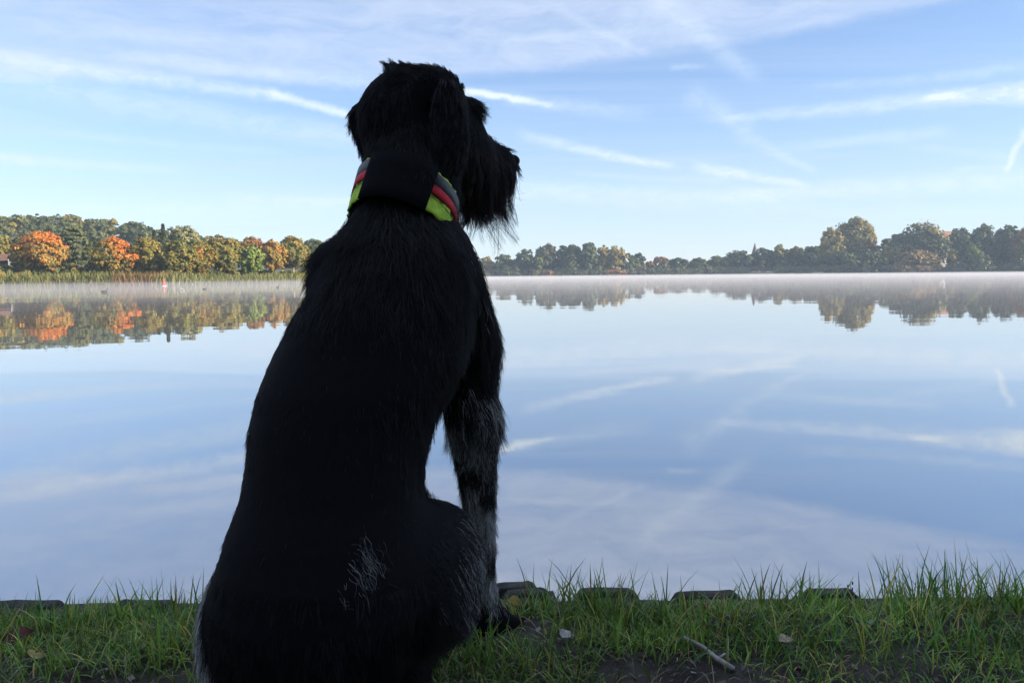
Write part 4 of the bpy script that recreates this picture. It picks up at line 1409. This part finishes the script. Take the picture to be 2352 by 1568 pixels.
coat('coat', 30000, 1, lambda p, k: isin('torso', 'neck', 'shoulderL') * VIS, lambda r: 0.020 + 0.018 * zT(r, .50, .66), lambda r: 0.20 + 0.30 * zT(r, .48, .64),
     torso_flow, black, keep=off_collar, wav=0.2)
coat('coat', 7000, 2, lambda p, k: isin('shoulderR') * VIS, 0.030, 0.42, lambda r, n_: np.tile(np.array([0.15, 0.0, -1.0]), (len(r), 1)), pepper(lambda r: 0.03 + 0.55 * (1 - zT(r, .40, .46)), 0.95), keep=off_collar)
# haunches: black with pale fringes along their outer edge
def haunch_frac(r):
    xr = (r[:, 0] - P(1015, 1300, .95)[0]) / 0.055
    right = np.clip(xr, 0, 1) ** 1.8 * 0.45 * zT(r, .08, .22)
    xl = (P(604, 1400, .93)[0] - r[:, 0]) / 0.036
    left = np.clip(xl, 0, 1) * 0.95 * np.clip((.315 - r[:, 2]) / .05, 0, 1)
    return right + left
def haunch_flow(r, n_):
    sx = (r[:, 0] - P(770, 1400, .93)[0])
    return np.c_[np.clip(sx * 5.0, -0.45, 1.0), np.full(len(r), -0.15), np.where(sx > 0, -0.55, -0.95)]
coat('coat', 26000, 3, lambda p, k: isin('thigh', 'knee', 'shank', 'hind') * VIS, lambda r: 0.020 + 0.010 * (r[:, 0] < P(560, 1400, .93)[0]), 0.26,
     haunch_flow, pepper(haunch_frac, 0.92, 0.7), rad=0.00026, clump=0.4, wav=0.3)
# pale ticked foreleg
coat('leg_feathering', 26000, 4, lambda p, k: isin('leg') * VIS, lambda r: 0.024 + 0.016 * zT(r, .30, .42), lambda r: 0.30 + 0.35 * zT(r, .34, .42),
     lambda r, n_: np.tile(np.array([0.0, -0.1, -1.0]), (len(r), 1)), pepper(lambda r: 0.95 + 0.0 * r[:, 0], 0.98, -0.22), wav=0.5, rad=0.00026, bendy=0.28, clump=0.65, label='black and grey ticked hair of the forelegs')
coat('coat', 3500, 5, lambda p, k: isin('paw', 'toe') * VIS, 0.014, 0.22, lambda r, n_: np.tile(np.array([0.2, 0.5, -0.6]), (len(r), 1)), pepper(lambda r: 0.10 + 0 * r[:, 0], 0.2))
# head
coat('coat', 9000, 6, lambda p, k: isin('skull', 'cheek', 'ear', 'stop') * VIS, lambda r: 0.016 + 0.006 * zT(r, .80, .9), 0.22, lambda r, n_: np.tile(np.array([-0.15, -0.35, -0.9]), (len(r), 1)), black, keep=off_collar)
coat('head_tuft', 3400, 7, lambda p, k: isin('crown', 'skull') * (FP[:, 2] > P(900, 226, 1.16)[2]) * (FP[:, 0] > P(900, 200, 1.16)[0]), lambda r: 0.010 + 0.010 * np.clip((P(960, 200, 1.16)[0] - r[:, 0]) / .04, 0, 1), 0.8,
     lambda r, n_: np.tile(np.array([-0.30, -0.3, 0.6]), (len(r), 1)), black, wav=0.5, sag=0.1, rad=0.0004, clump=0.75, bendy=0.25, label='wiry black hair standing up on the crown of the head')
coat('eyebrow', 1500, 8, lambda p, k: isin('brow') + 0.15 * isin('muzzle') * (FP[:, 2] > (SK + h_ * .09)[2] - .01), 0.027, 0.35, lambda r, n_: np.tile(h_ * 1.2 + np.array([0.2, -0.1, 0.15]), (len(r), 1)), black, wav=0.35, sag=0.25, rad=0.0004, clump=0.6, label='bushy black eyebrow sticking out to the right')
backlit_brn = lambda r, rng: blk * 1.3 + np.array([0.060, 0.027, 0.015]) * rng.uniform(0, 1, (len(r), 1)) ** 2  # brown share puts backlight through the beard into the hair colour
coat('beard', 8500, 9, lambda p, k: isin('muzzle', 'jaw', 'cheek') * (0.3 + (((FP - SK) @ h_) > .045)), lambda r: 0.016 + 0.032 * np.clip((SK[2] - .025 - r[:, 2]) / .05, 0, 1) * np.clip(((r - SK) @ h_ - .05) / .07, 0, 1), 0.20,
     lambda r, n_: np.tile(h_ * 0.18 + np.array([0, 0, -1.0]), (len(r), 1)), backlit_brn, wav=0.25, sag=0.3, rad=0.00042, clump=0.72, guide_div=26, keep=off_collar, label='long dark beard hanging from the muzzle, backlight painted brown into its strands')
coat('beard', 420, 19, lambda p, k: isin('muzzle', 'jaw') * (FP[:, 2] < SK[2] - .045) * (((FP - SK) @ h_) > .06), 0.068, 0.15,
     lambda r, n_: np.tile(h_ * 0.22 + np.array([0, 0, -1.0]), (len(r), 1)), backlit_brn, wav=0.3, sag=0.2, rad=0.00034, clump=0.85, guide_div=12, bendy=0.25, label='thin loose strands at the lower end of the beard')
# longer guard hair round neck and withers
coat('ruff', 6500, 10, lambda p, k: isin('torso', 'neck', 'shoulder') * np.clip((FP[:, 2] - .50) / .14, 0, 1) * VIS, lambda r: 0.018 + 0.018 * zT(r, .52, .66), lambda r: 0.25 + 0.32 * zT(r, .52, .66), torso_flow, black, wav=0.5, rad=0.0004, keep=off_collar_low, label='longer ruffled black hair over the withers')
def above_collar(p, k):
    t = (FP - CC0) @ cn
    return isin('neck', 'skull', 'torso', 'cheek') * ((t > CW * 0.95) & (t < CW * 2.2)) * VIS
coat('ruff', 2600, 20, above_collar, 0.030, 0.45, lambda r, n_: np.tile(-cn, (len(r), 1)), black, wav=0.3, rad=0.0004, sag=0.25, label='nape hair falling over the upper edge of the collar')
# small white streak low on the back
pc_ = P(815, 1285, .79)
coat('white_streak', 170, 12, lambda p, k: np.exp(-(((FP[:, 0] - P(812, 1300, .78)[0] - (FP[:, 2] - P(812, 1300, .78)[2]) * 0.35) / .012) ** 2) - (((FP[:, 2] - P(812, 1290, .78)[2]) / .015) ** 2)) * (FP[:, 1] < .85) + 1e-12, 0.024, 0.34,
     lambda r, n_: np.tile(np.array([0.45, -0.2, -0.9]), (len(r), 1)), lambda r, rng: np.array([1, 1, 1.05]) * rng.uniform(0.0, 0.72, (len(r), 1)) ** 2.0, wav=0.42, rad=0.0002, clump=0.45, guide_div=7, bendy=0.38, npts=9, label='small streak of white hair low on the back')

fk = P(985, 1128, .96)
coat('flank_tuft', 260, 14, lambda p, k: np.exp(-(((FP - fk) ** 2).sum(1)) / .012 ** 2) + 1e-14, 0.016, 0.4,
     lambda r, n_: np.tile(np.array([0.45, 0.0, 0.8]), (len(r), 1)), black, wav=0.4, sag=0.1, rad=0.00036, clump=0.6, label='small black tuft standing up where flank and thigh meet')

# ------------------------------------------------------------------ grass on the bank
def blades(rng, base, L, wid, bend, colr, segs=4, azim=None):
    n = len(base)
    a = rng.uniform(0, 2 * math.pi, n) if azim is None else azim
    t = np.linspace(0, 1, segs + 1)
    dirh = np.c_[np.cos(a), np.sin(a), np.zeros(n)]
    side = np.c_[-np.sin(a), np.cos(a), np.zeros(n)]
    tw = rng.normal(0, 0.5, n)
    side = side * np.cos(tw)[:, None] + dirh * np.sin(tw)[:, None]
    ang = bend[:, None] * t[None, :]                       # bends over along its length
    th0 = np.abs(rng.normal(0, 0.36, n))[:, None] + ang
    dl = np.diff(t)[None, :] * L[:, None]
    mid = (th0[:, 1:] + th0[:, :-1]) / 2
    hx_ = np.concatenate([np.zeros((n, 1)), np.cumsum(np.sin(mid) * dl, 1)], 1)
    hz_ = np.concatenate([np.zeros((n, 1)), np.cumsum(np.cos(mid) * dl, 1)], 1)
    spine = base[:, None, :] + dirh[:, None, :] * hx_[:, :, None] + np.array([0, 0, 1.0]) * hz_[:, :, None]
    prof = np.array([0.7, 1.0, 0.92, 0.62, 0.06])[:segs + 1] if segs == 4 else np.linspace(1, 0.05, segs + 1)
    off_ = side[:, None, :] * (wid[:, None] * prof[None, :])[:, :, None] * 0.5
    V = np.stack([spine - off_, spine + off_], 2).reshape(n, -1, 3)
    k = np.arange(n)[:, None] * (2 * (segs + 1))
    F = np.concatenate([np.stack([k[:, 0] + 2 * s, k[:, 0] + 2 * s + 1, k[:, 0] + 2 * s + 3, k[:, 0] + 2 * s + 2], 1) for s in range(segs)])
    C = np.repeat(colr, 2 * (segs + 1), axis=0)
    return V.reshape(-1, 3), F, C

GP = np.array([2.3, 2.15, 1.5]) * np.array([(0.035, 0.085, 0.020), (0.055, 0.120, 0.022), (0.075, 0.135, 0.028), (0.030, 0.075, 0.035), (0.10, 0.135, 0.03), (0.17, 0.145, 0.055)])
GW = np.array([0.20, 0.26, 0.20, 0.09, 0.14, 0.11])
def under_dog(x, y):
    return ((x + .24) / .135) ** 2 + ((y - .93) / .12) ** 2 < 1
VG, FG, CG, og = [], [], [], 0
def grow(rng, bx, by, L, wid, bend, pal=None, segs=4):
    global og
    n = len(bx)
    base = np.c_[bx, by, bank_h(bx, by) - 0.003]
    colr = GP[rng.choice(6, n, p=GW)] if pal is None else pal
    colr = colr * rng.uniform(0.6, 1.45, (n, 1)) * (0.55 + 1.1 * fbm(bx * 9, by * 9, 55, 2))[:, None]
    v, f, c = blades(rng, base, L, wid, bend, colr, segs)
    VG.append(v); FG.append(f + og); CG.append(c); og += len(v)
rng = np.random.default_rng(99)
# low turf
n = 52000
bx = rng.uniform(-1.7, 1.7, n); by = rng.uniform(0.62, 1.33, n)
dens = fbm(bx * 4.5, by * 6.0, 61, 3) + np.where(bx < -.3, 0.10, 0.0)
keep = (dens > 0.30 + 0.22 * rng.uniform(size=n)) & ~under_dog(bx, by)
bx, by = bx[keep], by[keep]
hv = fbm(bx * 7, by * 7, 77, 2)
L = (0.018 + 0.036 * hv) * rng.uniform(0.6, 1.4, len(bx))
grow(rng, bx, by, L, rng.uniform(0.0012, 0.0026, len(bx)), rng.uniform(0.2, 1.9, len(bx)))
# tufts (centre picture x, row depth, count, height)
for (px, Yd, cnt, hgt, spread) in ((1290, 1.30, 60, .085, .035), (1340, 1.285, 80, .092, .045), (1390, 1.25, 70, .085, .05), (1440, 1.20, 90, .075, .05), (1220, 1.22, 50, .055, .04), (1500, 1.26, 40, .062, .05),
                                   (1730, 1.30, 70, .070, .05), (1790, 1.28, 100, .080, .05), (1850, 1.29, 90, .072, .05), (2080, 1.30, 100, .095, .045), (2130, 1.29, 90, .105, .045), (2200, 1.28, 90, .085, .06),
                                   (2260, 1.29, 90, .090, .05), (2330, 1.28, 100, .095, .06), (2400, 1.27, 90, .09, .06), (340, 1.28, 80, .075, .06), (400, 1.29, 70, .085, .05), (450, 1.27, 60, .07, .05), (250, 1.28, 60, .055, .07),
                                   (130, 1.22, 90, .055, .07), (30, 1.20, 90, .058, .07), (560, 1.3, 40, .07, .05), (1010, 1.06, 60, .055, .05), (940, 1.02, 60, .05, .05), (1180, 1.03, 60, .05, .06), (1620, 1.08, 60, .05, .06),
                                   (1900, 1.10, 80, .055, .07), (2100, 1.12, 90, .06, .08), (2300, 1.08, 90, .06, .08), (380, 1.10, 90, .05, .08), (200, 1.06, 90, .05, .08), (1560, 1.14, 70, .06, .05), (1730, 1.15, 60, .06, .05), (1330, 1.08, 60, .05, .06)):
    c0 = P(px, 1400, Yd)[0]
    bx = c0 + rng.normal(0, spread, cnt); by = np.minimum(Yd + rng.normal(0, spread * 0.5, cnt), 1.33)
    L = hgt * rng.uniform(0.3, 1.35, cnt)
    grow(rng, bx, by, L, rng.uniform(0.0016, 0.0034, cnt), rng.uniform(0.05, 1.0, cnt))
# fringe along the edge
n = 1500
bx = rng.uniform(-1.6, 1.6, n); by = rng.uniform(1.24, 1.335, n)
keep = fbm(bx * 5, by * 3, 23, 2) > 0.40
bx, by = bx[keep], by[keep]
grow(rng, bx, by, rng.uniform(0.02, 0.06, len(bx)), rng.uniform(0.0014, 0.003, len(bx)), rng.uniform(0.1, 1.3, len(bx)))
# dry bent stalks and straw
n = 1500
bx = rng.uniform(-1.3, 1.3, n); by = rng.uniform(0.9, 1.32, n)
k = ~under_dog(bx, by)
bx, by = bx[k], by[k]
grow(rng, bx, by, rng.uniform(0.02, 0.06, len(bx)), rng.uniform(0.001, 0.0018, len(bx)), rng.uniform(0.8, 2.6, len(bx)), np.tile(np.array([(0.26, 0.22, 0.12)]), (len(bx), 1)))
gr = mesh_obj('grass', np.concatenate(VG), np.concatenate(FG), M_GRASS, None, np.concatenate(CG))
tag(gr, 'green grass tufts growing on the shaded bank', 'grass', kind='stuff')
# leaf litter and pale crumbs
rng = np.random.default_rng(13)
n = 1300
bx = rng.uniform(-1.2, 1.2, n); by = rng.uniform(0.92, 1.31, n)
k = ~under_dog(bx, by)
bx, by = bx[k], by[k]
pos = np.c_[bx, by, bank_h(bx, by) + 0.004]
nr = rng.normal(0, 0.5, (len(bx), 3)); nr[:, 2] = 1; nr /= np.linalg.norm(nr, axis=1)[:, None]
v, f = leaf_cloud(rng, pos, nr, 0.0040 * rng.uniform(0.5, 1.6, len(bx)))
lp = np.array([(0.30, 0.29, 0.26), (0.12, 0.09, 0.06), (0.06, 0.045, 0.035), (0.22, 0.18, 0.10), (0.10, 0.10, 0.09)])
tag(mesh_obj('leaf_litter', v, f, M_GRASS, None, np.repeat(lp[rng.integers(0, 5, len(bx))], 4, axis=0)), 'scattered crumbs of dry leaves and grit between the grass', 'litter', kind='stuff')

# ------------------------------------------------------------------ single things lying on the bank
def on_bank(px, py):
    d = ray(px, py)
    p = np.array([0, 0, CAM_Z]) + d * ((0.0 - CAM_Z) / d[2])
    p[2] = float(bank_h(p[0], p[1]))
    return p
a, b = on_bank(1572, 1487), on_bank(1684, 1550)
m1 = a * 0.65 + b * 0.35; m2 = a * 0.3 + b * 0.7
up = np.array([0, 0, 0.012])
v, f = tube([a + up * 1.6, m1 + up * 1.5 + [0.002, 0, 0], m2 + up + [-0.001, 0, 0], b + up * 0.7], [0.0022, 0.0030, 0.0036, 0.0042], 8)
tw = empty('stick', m1)
tag(tw, 'bleached grey stick lying on bare soil between the grass', 'stick')
mesh_obj('stem', v, f, M_TWIG, tw, smooth=True, location=tuple(m1))
v, f = tube([m2 + up, m2 + up + np.array([0.012, 0.004, 0.006])], [0.0024, 0.0012], 6)
mesh_obj('side_knot', v, f, M_TWIG, tw, smooth=True, location=tuple(m1))

def dead_leaf(px, py, size, colr, label, tilt, z=0.010):
    c = on_bank(px, py)
    c = c + np.array([0, 0, z])
    n_ = 9
    V = []
    for i in range(n_):
        t = i / (n_ - 1)
        w = math.sin(math.pi * t ** 0.8) * 0.33 * (1 + 0.12 * math.sin(i * 2.4))
        for s in (-1, 0, 1):
            V.append((size * (t - 0.5), size * w * s, size * (0.10 * abs(s) + 0.10 * math.sin(t * 3.0) + 0.03 * math.sin(i * 1.7 + s))))
    F = [(i * 3 + k, (i + 1) * 3 + k, (i + 1) * 3 + k + 1, i * 3 + k + 1) for i in range(n_ - 1) for k in (0, 1)]
    M = np.array(Matrix.Rotation(tilt[2], 3, 'Z') @ Matrix.Rotation(tilt[1], 3, 'Y') @ Matrix.Rotation(tilt[0], 3, 'X'))
    root = empty('fallen_leaf', c)
    tag(root, label, 'leaf', 'fallen leaves on the bank')
    o = mesh_obj('blade', np.array(V) @ M.T + c, F, simple('dead_leaf', colr, 0.7, 0.35, 90.0), root, smooth=True, location=tuple(c))
    sd = o.modifiers.new('thin', 'SOLIDIFY'); sd.thickness = 0.0006
    v, f = tube(np.array([(-0.5 * size, 0, 0.0), (-0.75 * size, 0.04 * size, 0.05 * size)]) @ M.T + c, [0.0007, 0.0005], 5)
    mesh_obj('stalk', v, f, M_TWIG, root, location=tuple(c))
dead_leaf(45, 1480, 0.046, (0.085, 0.018, 0.012), 'dark red fallen leaf in the grass at the left', (0.5, -0.2, 0.3), 0.026)
dead_leaf(1180, 1392, 0.030, (0.32, 0.21, 0.05), 'yellow fallen leaf beside the front paw of the dog', (0.9, 0.4, 0.6), 0.022)
dead_leaf(1616, 1418, 0.026, (0.26, 0.10, 0.03), 'orange-brown fallen leaf standing below the broad layered paver', (1.3, 0.9, 1.2), 0.018)
dead_leaf(1300, 1490, 0.034, (0.30, 0.29, 0.27), 'pale curled leaf on the soil right of the paw', (0.3, 0.2, 1.0), 0.010)
dead_leaf(1800, 1500, 0.030, (0.33, 0.28, 0.20), 'pale tan leaf lying right of the bleached stick', (0.2, 0.1, 0.2), 0.010)
dead_leaf(78, 1530, 0.034, (0.28, 0.22, 0.06), 'yellowish star-like leaf low in the left grass', (0.6, 0.1, 2.0), 0.014)

# grass seed stalk
b = P(1953, 1420, 1.29)
b[2] = float(bank_h(b[0], b[1]))
tp = P(1953, 1336, 1.29)
st = empty('seed_stalk', b)
tag(st, 'thin grass stalk with dark seeds beside the round-shouldered paver', 'grass stalk')
v, f = tube([b, (b + tp) / 2 + [0.002, 0, 0], tp], [0.0008, 0.0007, 0.0004], 5)
mesh_obj('stem', v, f, simple('dry_stem', (0.09, 0.07, 0.045), 0.7, 0.2, 50.0), st, location=tuple(b))
for k in range(6):
    c_ = tp + np.array([(-1) ** k * 0.004, 0, -0.002 - 0.0055 * k])
    v, f = ellipsoid(c_, (0.0016, 0.0016, 0.0034), 5, 6)
    mesh_obj('seed', v, f, M_DUCK, st, location=tuple(b), smooth=True)
